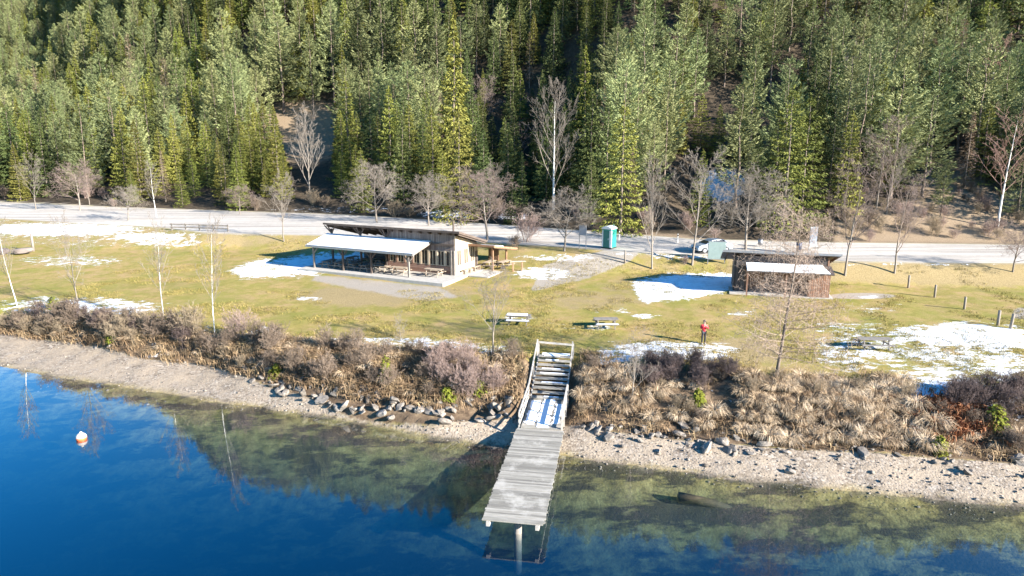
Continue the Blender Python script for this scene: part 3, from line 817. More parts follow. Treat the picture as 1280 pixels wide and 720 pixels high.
FRONT = [
    ("pine", 3, 112, 246, 122, "bushy grey green pine above bare trees at the road's bend", 0.9),
    ("spruce", 0, 177, 248, 150, None, 1.0), ("spruce", 1, 160, 245, 140, None, .9), ("spruce", 2, 222, 228, 142, None, .9), ("spruce", 4, 240, 225, 155, None, .9),
    ("spruce", 1, 205, 240, 160, None, .9), ("spruce", 0, 300, 262, 178, "pale young spruce in front of slope clearing", 1.0), ("spruce", 2, 330, 240, 142, None, .9), ("spruce", 4, 316, 232, 152, None, .9), ("spruce", 2, 278, 246, 172, None, 1.),
    ("rust", 0, 288, 158, 112, "thin rust brown dead conifer above the slope clearing", 1.0),
    ("larch", 0, 214, 172, 72, "leafless pinkish tan larch with pointed crown among spruces", 1.15),
    ("larch", 1, 36, 178, 92, None, 1.0), ("larch", 2, 54, 172, 84, None, 1.0), ("larch", 3, 170, 150, 42, None, .9),
    ("poplar", 0, 388, 252, 150, "bare grey tree standing on the slope clearing's brown grass", .8),
    ("spruce", 1, 437, 218, 98, None, .8), ("spruce", 4, 430, 230, 140, None, .8), ("spruce", 2, 424, 216, 150, None, .9),
    ("spruce", 0, 490, 238, 108, None, .85), ("spruce", 4, 514, 240, 128, None, .85), ("dark", 1, 530, 245, 150, None, .9), ("spruce", 1, 542, 250, 134, None, .8),
    ("dark", 0, 505, 252, 140, None, .9), ("spruce", 3, 575, 278, 135, None, .75), ("spruce", 2, 570, 235, 20, "tallest narrow spruce behind the small round road tree", .75),
    ("dark", 2, 605, 262, 160, None, 1.0), ("spruce", 4, 650, 170, 86, None, .9), ("dark", 3, 638, 200, 100, None, .9), ("dark", 4, 665, 175, 110, None, 1.0),
    ("bare", 1, 600, 170, 106, "purplish bare tree in dark gap between the spruces", 1.1), ("bare", 3, 645, 210, 160, None, 1.1),
    ("poplar", 1, 692, 262, 124, "big bare whitish tree before dark spruces left of toilet", 1.0),
    ("spruce", 2, 729, 205, 57, "slender bright green spruce rising behind the whitish bare tree", .75),
    ("dark", 0, 738, 272, 190, None, 1.0), ("spruce", 3, 775, 292, 128, "tall broad spruce standing right behind the portable toilet", .85), ("dark", 4, 757, 262, 120, None, .8),
    ("pine", 0, 800, 190, 20, "sparse tall pine above spruce behind the portable toilet", 1.0), ("pine", 2, 830, 230, 95, None, .9), ("pine", 1, 815, 250, 150, None, .9), ("spruce", 0, 846, 192, 104, None, .9),
    ("spruce", 1, 875, 188, 117, None, 1.15), ("spruce", 4, 897, 195, 130, None, 1.1), ("spruce", 0, 922, 193, 122, None, 1.15),
    ("dark", 2, 944, 240, 165, None, 1.0), ("spruce", 3, 978, 288, 108, "wide many topped spruce behind road, left of grey sign", .8), ("spruce", 3, 1000, 282, 118, None, .8), ("dark", 0, 965, 275, 135, None, .9),
    ("spruce", 1, 1055, 262, 140, "bushy spruce behind grey sign by brown slope", 1.0), ("dark", 3, 1035, 255, 150, None, .9),
    ("birch", 0, 1050, 165, 72, "leafless pinkish birch standing above bushy roadside spruce", 1.5), ("bare", 1, 1095, 262, 165, "dark reddish bare tree at top of brown slope", 1.2),
    ("pine", 0, 905, 108, 10, None, 1.0), ("pine", 1, 945, 110, -10, None, 1.0), ("pine", 4, 962, 115, -20, None, .9), ("pine", 2, 1008, 120, 0, None, .9), ("pine", 3, 880, 110, 20, None, .9),
    ("pine", 3, 1092, 150, 22, "bright bushy pine above brown slope", 1.0), ("pine", 4, 1130, 130, 30, None, 1.0), ("pine", 1, 1152, 245, 112, "wide pine low on brown grassy slope", 1.25), ("pine", 2, 1175, 270, 200, None, 1.2), ("pine", 0, 1128, 215, 115, None, 1.2),
    ("larch", 4, 1190, 150, 24, "leafless larch with whitish stem against far forest", 1.3), ("birch", 1, 1233, 175, 56, "leafless pinkish birch on the slope's crest edge", 1.3), ("birch", 2, 1247, 285, 148, "white stemmed bare birch standing on brown grassy slope", 1.4),
    ("larch", 2, 1205, 235, 140, None, 1.3), ("spruce", 1, 1225, 225, 130, None, 1.2), ("pine", 0, 1262, 240, 112, None, 1.0), ("pine", 3, 1270, 275, 190, None, 1.2),
    ("pine", 3, 285, 132, 8, None, .9), ("pine", 1, 355, 142, 18, "big pale bushy pine above the brown clearing", 1.15), ("pine", 0, 325, 130, 15, None, .9), ("pine", 2, 392, 150, 30, None, .8),
    ("pine", 4, 450, 120, -5, None, 1.), ("pine", 0, 520, 130, 0, None, 1.), ("pine", 2, 548, 140, 10, None, .9), ("pine", 3, 480, 125, -12, None, 1.), ("pine", 4, 596, 92, 0, "slim trunked pine at edge of the dark gap", .9), ("pine", 0, 625, 95, 4, None, 1.0),
    ("pine", 1, 418, 130, 0, None, .9),
]
for kind, var, px, base, top, lab, wide in FRONT:
    if kind != 'pine' and kind != 'birch': wide = max(wide, 0.95)
    put_tree(kind, var, px, base, top, lab, wide)

# ------------------------------------------------------------------ the rest of the wood
def in_clearing(px, py):
    for cx, cy, rx, ry in ((375, 172, 50, 48), (400, 225, 36, 26), (1130, 282, 105, 30), (1230, 262, 80, 26), (893, 232, 36, 34), (840, 262, 30, 18), (930, 168, 80, 18)):
        if ((px - cx) / rx) ** 2 + ((py - cy) / ry) ** 2 < 1: return True
    return False
cand = []
g = np.random.default_rng(5)
for gx_ in np.arange(-170, 215, 5.0):
    for gt in list(np.arange(3, 100, 5.0)) + list(np.arange(100, 235, 8)):
        x = gx_ + g.uniform(-1.8, 1.8); 
        y = float(cv(C_ROAD1, x)) + gt + g.uniform(-1.8, 1.8)
        z = gz(x, y)
        px, py = to_pix(x, y, z)
        if in_clearing(px, py): continue
        if gt < 7 and g.random() < 0.45: continue
        if gt < 5 and (1040 < px < 1300 or 740 < px < 960): continue
        if any((x - a) ** 2 + (y - b) ** 2 < (r + 1.2) ** 2 for a, b, r in TAKEN): continue
        cand.append((x, y, z, gt, float(px), float(py)))
near = []; far_list = []
for c in cand:
    x, y, z, gt, px, py = c
    vis = -25 < px < 1305 and py > -10
    (near if vis else far_list).append(c)
near.sort(key=lambda c: math.hypot(c[0], c[1]))
N_NEAR = 232
far_list += near[N_NEAR:]; near = near[:N_NEAR]
for i, (x, y, z, gt, px, py) in enumerate(near):
    a = vnoise(np.array([x]), np.array([y]), 26, 40)[0] + g.normal(0, .16)
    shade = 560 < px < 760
    if shade and py > 60: kind = "dark" if g.random() < .8 else "spruce"  # dark needle colour stands in for the shade of this gap
    elif gt < 13: kind = "spruce" if a < .18 else ("dark" if g.random() < .6 else "bare")
    else: kind = "pine" if a < 0.12 else ("spruce" if a < .3 else "dark")
    if px > 1010 and gt > 10 and g.random() < .5: kind = "pine"
    if g.random() < 0.06: kind = "larch"
    if gt < 6 and g.random() < .25: kind = "bare"
    h = {"spruce": g.uniform(9, 15), "dark": g.uniform(9, 16), "pine": g.uniform(14, 20), "larch": g.uniform(11, 16), "bare": g.uniform(5, 8)}[kind]
    if gt < 9 and kind != "bare": h *= 0.72
    if px < 230: h *= 0.85
    plant(kind, int(g.integers(0, 5)), (x, y, z), h, g.random() * 6.28, None, None, g.uniform(.85, 1.12))

# the rest of the wood, too many to count: one object whose points carry trees
spots = [(x, y, z, g.uniform(11, 19), gt) for x, y, z, gt, px, py in far_list]
for k in range(9000):
    y = g.uniform(112, 480); x = g.uniform(-0.92, 0.92) * y
    t = y - float(cv(C_ROAD1, x))
    if t < 3: continue
    if x > -0.42 * y and x < 0.58 * y and (y > 240 or t > 60): continue
    if t < 235 and -170 < x < 215: continue
    spots.append((x, y, gz(x, y), g.uniform(8.5, 15.5), t))
sp = np.array(spots)
a_ = vnoise(sp[:, 0], sp[:, 1], 30, 40) + g.normal(0, .22, len(sp))
kk = np.where(a_ < -.12, g.integers(0, 5, len(sp)), np.where(a_ < .10, 5 + g.integers(0, 5, len(sp)), 10 + g.integers(0, 5, len(sp))))
kk = np.where((sp[:, 1] > 200) & (kk < 5), kk + 5 * g.integers(1, 3, len(sp)), kk)
fm_ = bpy.data.meshes.new("forest"); fm_.from_pydata(sp[:, :3].tolist(), [], [])
hh = np.where(kk >= 10, 17.0, 14.0)
def fput(nm, arr, typ='FLOAT'):
    at = fm_.attributes.new(nm, typ, 'POINT'); at.data.foreach_set("value", np.ascontiguousarray(arr, dtype=np.float32 if typ == 'FLOAT' else np.int32))
fput("tree_size", sp[:, 3] / hh * np.where(kk >= 10, 1.12, 1.0)); fput("tree_turn", g.random(len(sp)) * 6.28); fput("tree_kind", kk, 'INT')
fo = link("forest", fm_)
ng = bpy.data.node_groups.new("forest_trees", 'GeometryNodeTree')
ng.interface.new_socket("Geometry", in_out='INPUT', socket_type='NodeSocketGeometry'); ng.interface.new_socket("Geometry", in_out='OUTPUT', socket_type='NodeSocketGeometry')
gi = ng.nodes.new('NodeGroupInput'); go = ng.nodes.new('NodeGroupOutput'); jn = ng.nodes.new('GeometryNodeJoinGeometry')
def nattr(nm, typ):
    n = ng.nodes.new('GeometryNodeInputNamedAttribute'); n.data_type = typ; n.inputs["Name"].default_value = nm; return n.outputs[0]
ak, asz, at_ = nattr("tree_kind", 'INT'), nattr("tree_size", 'FLOAT'), nattr("tree_turn", 'FLOAT')
cx = ng.nodes.new('ShaderNodeCombineXYZ'); ng.links.new(at_, cx.inputs[2])
for vi in range(15):
    kind = ("dark", "spruce", "pine")[vi // 5]
    root = proto(kind, vi % 5)[0]
    j2 = ng.nodes.new('GeometryNodeJoinGeometry')
    for ch in root.children:
        oi = ng.nodes.new('GeometryNodeObjectInfo'); oi.inputs[0].default_value = ch; ng.links.new(oi.outputs["Geometry"], j2.inputs[0])
    cmp_ = ng.nodes.new('FunctionNodeCompare'); cmp_.data_type = 'INT'; cmp_.operation = 'EQUAL'
    ng.links.new(ak, cmp_.inputs[2]); cmp_.inputs[3].default_value = vi
    ip = ng.nodes.new('GeometryNodeInstanceOnPoints')
    ng.links.new(gi.outputs[0], ip.inputs["Points"]); ng.links.new(cmp_.outputs[0], ip.inputs["Selection"]); ng.links.new(j2.outputs[0], ip.inputs["Instance"])
    ng.links.new(cx.outputs[0], ip.inputs["Rotation"]); ng.links.new(asz, ip.inputs["Scale"]); ng.links.new(ip.outputs[0], jn.inputs[0])
ng.links.new(jn.outputs[0], go.inputs[0])
fo.modifiers.new("trees", 'NODES').node_group = ng
tag(fo, "distant conifer forest covering the upper slopes and far hillsides", "forest", kind="stuff")
# any prototype that no single tree used stands in the wood as well
for (kind, var), pr in list(PROTO.items()):
    if not pr[2]: plant(kind, var, far_list[len(PROTO) + var][:3], 12.0, 0.0)
# ------------------------------------------------------------------ building materials
def boards(name, cols, width=0.16, axis='x', rough=0.75, groove=0.10, streak=1.0):
    """timber cladding: every board its own tone, dark joints, grain along the board"""
    m, nt, b = new_mat(name)
    tc = N(nt, "ShaderNodeTexCoord"); sp = N(nt, "ShaderNodeSeparateXYZ"); nt.links.new(tc.outputs["Object"], sp.inputs[0])
    if axis == 'xy': co = math_n(nt, 'ADD', sp.outputs[0], sp.outputs[1])
    else: co = sp.outputs['xyz'.index(axis)]
    q = math_n(nt, 'DIVIDE', co, width)
    fl = math_n(nt, 'FLOOR', q); fr_ = math_n(nt, 'FRACT', q)
    w = N(nt, "ShaderNodeTexWhiteNoise", noise_dimensions='1D'); nt.links.new(fl, w.inputs["W"])
    base = ramp(nt, w.outputs[0], [(0.0, cols[0]), (0.5, cols[1]), (1.0, cols[2])]).outputs[0]
    mp = N(nt, "ShaderNodeMapping"); sc = {'x': (14, 14, 1.2), 'y': (14, 14, 1.2), 'xy': (14, 14, 1.2), 'z': (1.2, 1.2, 14)}[axis]
    mp.inputs["Scale"].default_value = sc; nt.links.new(tc.outputs["Object"], mp.inputs[0])
    n1 = noise(nt, mp.outputs[0], 1.0, 5, 0.7)
    grain = ramp(nt, n1.outputs[0], [(0.3, (0.62, 0.60, 0.58)), (0.7, (1.15, 1.15, 1.15))]).outputs[0]
    c = mixc(nt, streak, base, grain, 'MULTIPLY')
    g_ = math_n(nt, 'LESS_THAN', fr_, groove)
    c = mixc(nt, g_, c, tuple(x * 0.25 for x in cols[0]))
    nt.links.new(c, b.inputs["Base Color"]); b.inputs["Roughness"].default_value = rough
    bp = N(nt, "ShaderNodeBump"); bp.inputs["Strength"].default_value = 0.5; bp.inputs["Distance"].default_value = 0.02
    nt.links.new(math_n(nt, 'SUBTRACT', 1.0, g_), bp.inputs["Height"]); nt.links.new(bp.outputs[0], b.inputs["Normal"])
    return m
M_GREYBOARD = boards("weathered_boards", ((0.15, 0.115, 0.10), (0.21, 0.165, 0.145), (0.27, 0.22, 0.195)), 0.22, 'xy')
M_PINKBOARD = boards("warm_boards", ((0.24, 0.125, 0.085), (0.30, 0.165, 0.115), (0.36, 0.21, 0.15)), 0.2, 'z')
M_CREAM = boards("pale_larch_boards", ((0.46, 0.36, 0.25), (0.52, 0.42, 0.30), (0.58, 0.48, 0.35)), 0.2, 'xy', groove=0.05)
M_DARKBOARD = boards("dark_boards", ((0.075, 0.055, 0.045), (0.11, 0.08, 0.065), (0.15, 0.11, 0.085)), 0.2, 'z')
M_HUT = boards("brown_hut_boards", ((0.20, 0.10, 0.06), (0.30, 0.16, 0.10), (0.42, 0.26, 0.18)), 0.19, 'xy', groove=0.2)
M_HUTDARK = boards("shaded_hut_boards", ((0.05, 0.04, 0.04), (0.07, 0.055, 0.052), (0.10, 0.08, 0.07)), 0.22, 'xy')  # darker copy of the hut boards, shade of the walls put into the colour
M_BEAM = surf("timber_beam", (0.27, 0.15, 0.085), 0.3, 3, 0.8, 0.3, 20, (1, 1, 1))
M_DBEAM = surf("dark_timber_beam", (0.10, 0.072, 0.055), 0.3, 3, 0.8, 0.3, 20)
M_GBEAM = surf("grey_timber_beam", (0.22, 0.185, 0.155), 0.25, 3, 0.8, 0.3, 20)
M_ROOF = surf("dark_roof_sheet", (0.075, 0.058, 0.052), 0.3, 2, 0.6, 0.2, 12)
M_SNOW = surf("settled_snow", (0.82, 0.83, 0.85), 0.04, 2, 0.7, 0.4, 5)
M_CONC = surf("pale_concrete", (0.40, 0.365, 0.315), 0.15, 2, 0.9, 0.3, 25)
M_STEEL = surf("grey_steel", (0.30, 0.30, 0.31), 0.15, 3, 0.45, 0, 1, (1, 1, 1), 0.6)
M_GLASS, _nt, _b = new_mat("dark_window_glass")
_b.inputs["Base Color"].default_value = (0.025, 0.022, 0.024, 1); _b.inputs["Roughness"].default_value = 0.25; _b.inputs["Specular IOR Level"].default_value = 0.3
M_WHITE = surf("white_paint", (0.75, 0.74, 0.72), 0.05, 2, 0.5)
M_WOODW = surf("grey_deck_wood", (0.38, 0.345, 0.30), 0.3, 2.5, 0.85, 0.4, 18, (1, 1, 1))
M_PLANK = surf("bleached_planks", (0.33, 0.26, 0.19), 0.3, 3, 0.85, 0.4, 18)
M_GREYPLANK = surf("old_grey_shade_planks", (0.17, 0.15, 0.13), 0.3, 3, 0.85, 0.4, 18)

# ------------------------------------------------------------------ pavilion with open hall and snow covered canopy
PV_A = R(-26.6); PV_O = (-7.1, 66.0, 3.45)
pav = empty("pavilion", PV_O, PV_A, "long timber pavilion with snow covered lower canopy and open hall", "pavilion")
mb = MB(); mb.box((-9.1, 4.4, -0.35), (18.8, 8.7, 0.7)); mb.box((1.55, 8.6, -0.352), (2.3, 7.4, 0.7))
mb.build("terrace_slab", M_CONC, pav, bevel=0.03)
# upper roof: high edge to the lake, falling back
def roof_z(v): return 4.72 - (v - 3.5) * 0.275
mb = MB(); mb.slab([(-17.7, 3.5, roof_z(3.5)), (0.15, 3.5, roof_z(3.5)), (0.15, 9.4, roof_z(9.4)), (-17.7, 9.4, roof_z(9.4))], 0.14)
up = mb.build("upper_roof", M_ROOF, pav)
mb = MB()
for k in range(15):
    u = -17.3 + k * 1.235
    mb.beam((u, 3.62, roof_z(3.62) - 0.26), (u, 9.3, roof_z(9.3) - 0.26), 0.12, 0.22)
mb.build("rafters", M_DBEAM, up)
mb = MB(); mb.beam((-17.72, 3.47, roof_z(3.5) - .10), (0.17, 3.47, roof_z(3.5) - .10), 0.05, 0.22); mb.beam((0.18, 3.45, roof_z(3.45) - .1), (0.18, 9.42, roof_z(9.42) - .1), 0.05, 0.22)
mb.build("fascia", M_DBEAM, up)
# lower canopy with a sheet of snow
mb = MB(); CQ = [(-17.9, 0.72, 2.50), (-3.7, 0.72, 2.50), (-3.7, 4.22, 3.36), (-17.9, 4.22, 3.36)]
mb.slab(CQ, 0.10); cano = mb.build("canopy_roof", M_ROOF, pav)
mb = MB(); mb.slab([(a + (0.06 if i in (0, 3) else -0.06), b + (0.05 if i < 2 else -0.02), c + 0.115) for i, (a, b, c) in enumerate(CQ)], 0.11)
mb.build("roof_snow", M_SNOW, cano, bevel=0.03)
for u_ in (-3.68, -17.92): MB().beam((u_, 0.7, 2.44), (u_, 4.2, 3.30), 0.06, 0.24).build("barge_board", M_GBEAM, cano)
mb = MB(); mb.beam((-17.9, 0.69, 2.43), (-3.7, 0.69, 2.43), 0.05, 0.17); mb.build("gutter", M_STEEL, cano)
mb = MB(); mb.beam((-17.6, 1.15, 2.37), (-3.9, 1.15, 2.37), 0.16, 0.22); mb.build("eaves_beam", M_GBEAM, pav)
mb = MB(); mb.beam((-17.6, 4.12, 3.16), (-0.8, 4.12, 3.16), 0.16, 0.2); mb.build("ridge_beam", M_DBEAM, pav)
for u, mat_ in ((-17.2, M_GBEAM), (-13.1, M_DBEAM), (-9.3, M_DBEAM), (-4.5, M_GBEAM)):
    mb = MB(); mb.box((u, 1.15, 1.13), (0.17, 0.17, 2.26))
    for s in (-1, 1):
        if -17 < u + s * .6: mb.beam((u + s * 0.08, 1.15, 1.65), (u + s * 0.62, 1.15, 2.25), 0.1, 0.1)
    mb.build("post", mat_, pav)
for u in (-17.2, -13.1, -9.6):
    mb = MB(); mb.box((u, 4.25, 2.0), (0.18, 0.18, 4.0)); mb.build("post", M_DBEAM, pav)
    mb = MB()
    for s in (-1, 1): mb.beam((u, 4.25, 3.45), (u + s * 0.75, 3.95, 4.36), 0.11, 0.11)
    mb.beam((u, 4.25, 3.5), (u, 3.6, 4.45), .11, .11)
    mb.build("brace", M_DBEAM, pav)
# enclosed room
mb = MB(); mb.box((-5.15, 4.30, 0.44), (8.5, 0.14, 0.88)); mb.build("wall", M_PINKBOARD, pav)
mb = MB(); mb.box((-5.15, 4.30, 3.50), (8.5, 0.16, 2.02)); mb.build("upper_wall", M_GREYBOARD, pav)
wu = np.linspace(-9.25, -1.0, 9)
for k in range(8):
    a, b = wu[k] + 0.12, wu[k + 1] - 0.12
    w = MB(); t = 0.06
    for (c, s_) in ((((a + b) / 2, 4.28, 0.92), (b - a, .1, t)), (((a + b) / 2, 4.28, 2.44), (b - a, .1, t)), ((a + t / 2, 4.28, 1.68), (t, .1, 1.46)), ((b - t / 2, 4.28, 1.68), (t, .1, 1.46)), (((a + b) / 2, 4.28, 1.68), (t, .1, 1.46))):
        w.box(c, s_)
    wf = w.build("window", M_CREAM, pav)
    MB().box(((a + b) / 2, 4.31, 1.68), (b - a - 0.05, 0.03, 1.46)).build("pane", M_GLASS, wf)
for k in range(9):
    MB().box((wu[k], 4.27, 1.68), (0.2, 0.16, 1.6)).build("window_post", M_PINKBOARD if k < 4 else M_CREAM, pav)
for (du, dv) in ((0.0, 0.0), (-.3, -.06)):
    MB().box((-0.86 + du, 4.12 + dv, 1.3), (0.16, 0.16, 2.6)).build("corner_post", M_GBEAM, pav)
# sunlit end wall with three pairs of tall narrow windows (openings left between the boards)
mb = MB(); V0, V1 = 4.24, 8.9
def endbox(v0, v1, z0, z1, t=0.14):
    mb.box((-0.82, (v0 + v1) / 2, (z0 + z1) / 2), (t, v1 - v0, z1 - z0))
pairs = [(4.62, 4.88), (5.02, 5.28), (6.05, 6.31), (6.47, 6.73), (7.5, 7.76), (7.92, 8.18)]
endbox(V0, V1, 0, 0.95); prev = V0
for (a, b) in pairs: endbox(prev, a, 0.95, 2.55); prev = b
endbox(prev, V1, 0.95, 2.55)
mb.add([(-0.75, V0, 2.55), (-0.75, V1, 2.55), (-0.75, V1, roof_z(V1) - .36), (-0.75, V0, roof_z(V0) - .36), (-0.89, V0, 2.55), (-0.89, V1, 2.55), (-0.89, V1, roof_z(V1) - .36), (-0.89, V0, roof_z(V0) - .36)],
       [(0, 1, 2, 3), (7, 6, 5, 4), (0, 4, 5, 1), (3, 2, 6, 7), (0, 3, 7, 4), (1, 5, 6, 2)])
mb.build("end_wall", M_CREAM, pav)
for (a, b) in pairs:
    wf = MB().box((-0.80, (a + b) / 2, 0.975), (.12, b - a + .06, .05)).box((-0.80, (a + b) / 2, 2.53), (.12, b - a + .06, .05)).build("window", M_GBEAM, pav)
    MB().box((-0.80, (a + b) / 2, 1.75), (.03, b - a, 1.5)).build("pane", M_GLASS, wf)
MB().box((-9.45, 6.5, 1.75), (0.14, 4.3, 3.5)).build("side_wall", M_PINKBOARD, pav)
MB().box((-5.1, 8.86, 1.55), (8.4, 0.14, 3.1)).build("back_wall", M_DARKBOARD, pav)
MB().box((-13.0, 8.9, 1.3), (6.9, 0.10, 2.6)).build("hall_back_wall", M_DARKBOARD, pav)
# porch behind, with reddish roof boards
mb = MB(); PQ = [(-1.3, 6.9, 2.98), (2.35, 6.9, 2.98), (2.35, 12.4, 2.02), (-1.3, 12.4, 2.02)]
mb.slab(PQ, 0.10); po = mb.build("porch_roof", M_ROOF, pav)
mb = MB()
for k in range(5): mb.beam((-1.2 + k * .87, 6.95, 2.80), (-1.2 + k * .87, 12.3, 1.86), .1, .16)
mb.beam((-1.3, 6.87, 2.9), (2.38, 6.87, 2.9), .05, .22); mb.beam((2.39, 6.87, 2.88), (2.39, 12.42, 1.94), .05, .2)
mb.build("porch_rafters", M_BEAM, po)
mb = MB(); mb.slab([(0.4, 7.6, 2.93), (2.2, 7.6, 2.93), (2.2, 9.4, 2.62), (0.4, 9.4, 2.62)], 0.06); mb.build("roof_snow", M_SNOW, po)
for (u, v, z_) in ((1.5, 8.2, 2.45), (1.5, 11.4, 1.9), (-0.6, 11.6, 1.85)):
    MB().box((u, v, z_ / 2), (0.17, 0.17, z_)).build("porch_post", M_BEAM, pav)
MB().box((-0.3, 11.8, 0.9), (1.3, 0.1, 1.8)).build("porch_screen", M_BEAM, pav)
MB().tube([(-2.4, 6.6, 3.5), (-2.4, 6.6, 5.35)], 0.10, 10).tube([(-2.4, 6.6, 5.35), (-2.4, 6.6, 5.42)], [0.15, 0.15], 10).build("chimney_pipe", M_DBEAM, pav)
# lean-to door on the end wall's low side
MB().box((-0.70, 8.55, 1.0), (0.05, .5, 2.0)).build("door", M_DARKBOARD, pav)

def pav_pt(u, v, z=0.0):
    c, s = math.cos(PV_A), math.sin(PV_A)
    return Vector((PV_O[0] + u * c - v * s, PV_O[1] + u * s + v * c, PV_O[2] + z))

# ------------------------------------------------------------------ picnic tables
def picnic_table(mat, L=1.9, snow=None, label=None, group=None):
    t = empty("picnic_table", (0, 0, 0), 0, label, "picnic table", group)
    mb = MB()
    for k in range(4): mb.box((0, -0.285 + k * 0.19, 0.74), (L, 0.175, 0.045))
    mb.build("table_top", mat, t, bevel=.006)
    for s in (-1, 1):
        mb = MB()
        for k in (-0.5, 0.5): mb.box((0, s * 0.72 + k * 0.15, 0.44), (L, 0.14, 0.04))
        mb.build("bench_seat", mat, t, bevel=.006)
    for s in (-1, 1):
        mb = MB(); x = s * (L / 2 - 0.3)
        for q in (-1, 1): mb.beam((x, q * 0.52, 0), (x, q * 0.26, 0.71), 0.07, 0.09)
        mb.box((x + s * .06, 0, 0.385), (0.05, 1.7, 0.09)); mb.box((x + s * .06, 0, 0.685), (0.05, 0.72, 0.07))
        mb.build("leg_frame", mat, t)
    if snow:
        mb = MB()
        if 'top' in snow: mb.box((-.1, 0.02, 0.785), (L - .35, 0.62, 0.045))
        if 'bench' in snow: mb.box((0.0, -0.72, 0.48), (L - .2, 0.26, 0.04))
        mb.build("snow_cover", M_SNOW, t, bevel=0.02)
    return t
dark_t = picnic_table(M_GREYPLANK, 1.9, None, "picnic table with shade darkened planks in the pavilion hall", "picnic tables in the pavilion hall")  # grey planks put the hall's shade into the colour of these tables
first = True
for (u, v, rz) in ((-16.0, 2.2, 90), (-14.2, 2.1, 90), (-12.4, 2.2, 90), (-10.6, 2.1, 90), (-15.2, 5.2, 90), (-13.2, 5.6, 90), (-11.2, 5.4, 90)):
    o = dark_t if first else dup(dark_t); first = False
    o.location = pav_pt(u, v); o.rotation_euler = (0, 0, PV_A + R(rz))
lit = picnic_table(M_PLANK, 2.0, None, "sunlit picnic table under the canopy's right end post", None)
lit.location = pav_pt(-6.4, 2.2); lit.rotation_euler = (0, 0, PV_A + R(4))
o = dup(lit, pav_pt(-8.7, 2.1), PV_A + R(-3), label="half shaded picnic table between canopy posts beside the sunlit one")
o = dup(lit, pav_pt(-2.6, 2.9), PV_A + R(2), label="sunlit picnic table on open terrace below the glazed front wall")
o = dup(lit, pav_pt(0.35, 9.6), PV_A + R(92), label="picnic table under the porch roof nearest the end wall")
o = dup(lit, pav_pt(1.75, 10.4), PV_A + R(85), label="picnic table under porch roof between its two outer posts")
def seat_bench(pos, rz, label):
    b = empty("bench", pos, rz, label, "bench")
    MB().box((0, 0, .44), (1.5, .34, .05)).build("seat", M_PLANK, b, bevel=.005)
    for s in (-1, 1): MB().box((s * .55, 0, .21), (.07, .3, .42)).build("leg", M_PLANK, b)
    return b
seat_bench(pav_pt(-0.25, 5.7), PV_A + R(90), "low bench against the sunlit end wall of pavilion")
seat_bench(pav_pt(-0.2, 7.7), PV_A + R(90), "second low bench at end wall, beside the porch")
p = G(648, 405); t = picnic_table(M_GREYPLANK, 2.0, ('top', 'bench'), "snow topped picnic table behind the small bare tree by stairs")
t.location = p; t.rotation_euler = (0, 0, R(-8))
p = G(757, 410); t = picnic_table(M_GREYPLANK, 1.9, ('bench',), "weathered picnic table on grass above the jetty stairs, snow on bench")
t.location = p; t.rotation_euler = (0, 0, R(2))
p = G(1092, 436); t = picnic_table(M_GREYPLANK, 2.3, None, "dark picnic table standing in the broad snow patch")
t.location = p; t.rotation_euler = (0, 0, R(-3))
# plank on two legs beside the porch
p = G(647, 339)
b = empty("standing_table", p, R(12), "high plank table on two legs beside the pavilion porch", "table")
MB().box((0, 0, 1.06), (1.75, 0.42, 0.10)).build("table_top", M_PLANK, b, bevel=.01)
for s in (-1, 1): MB().box((s * .5, 0, .5), (.14, .14, 1.04)).build("leg", M_BEAM, b)

# ------------------------------------------------------------------ boarded hut
HA = R(-15); HO = G(916, 364)
hut = empty("boarded_hut", (HO.x, HO.y, HO.z), HA, "brown boarded hut with flat dark roof and snow covered awning", "hut")
MB().box((4.1, 1.5, -0.3), (8.9, 5.4, 0.7)).build("floor_slab", M_CONC, hut)
def hz_(v): return 3.98 - (v + 0.75) * 0.29
def side(u0, u1, name, mat_):
    mb = MB(); pts = [(0.0, 0), (3.4, 0), (3.4, hz_(3.4) - .3), (0.0, hz_(0.0) - .3)]
    mb.prism([(u0, v, z) for v, z in pts], 0, (u1 - u0, 0, 0)); return mb.build(name, mat_, hut)
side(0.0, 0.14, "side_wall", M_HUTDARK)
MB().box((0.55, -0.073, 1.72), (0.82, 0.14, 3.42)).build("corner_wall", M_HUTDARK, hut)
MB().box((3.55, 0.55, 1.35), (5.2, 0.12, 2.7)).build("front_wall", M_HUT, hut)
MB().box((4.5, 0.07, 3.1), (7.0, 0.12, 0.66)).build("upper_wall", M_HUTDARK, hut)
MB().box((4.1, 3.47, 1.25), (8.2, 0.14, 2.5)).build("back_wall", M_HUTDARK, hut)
MB().box((7.3, 0.35, 1.16), (1.8, 2.9, 2.28)).build("boarded_store", M_HUT, hut)
side(8.06, 8.2, "end_wall", M_HUT)
MB().box((3.2, 0.47, 0.95), (0.9, 0.06, 1.9)).build("door", M_HUTDARK, hut)
MB().box((5.0, 0.47, 1.4), (1.3, 0.06, 0.9)).build("shutter", M_HUT, hut)
RQ = [(-1.15, -0.75, 3.98), (9.0, -0.75, 3.98), (9.0, 4.3, hz_(4.3)), (-1.15, 4.3, hz_(4.3))]
rf = MB().slab(RQ, 0.16).build("roof", M_ROOF, hut)
MB().beam((-1.18, -.80, 3.92), (9.03, -.80, 3.92), 0.05, 0.20).build("edge_flashing", M_STEEL, rf)
mb = MB()
for k in range(10): mb.beam((-0.7 + k * 1.05, -0.68, 3.76), (-0.7 + k * 1.05, 4.2, hz_(4.2) - .27), .1, .16)
mb.build("rafters", M_DBEAM, rf)
mb = MB(); mb.slab([(-1.1, -0.7, 3.80), (8.95, -0.7, 3.80), (8.95, -0.02, 3.60), (-1.1, -0.02, 3.60)], 0.02); mb.build("soffit", M_HUTDARK, rf)
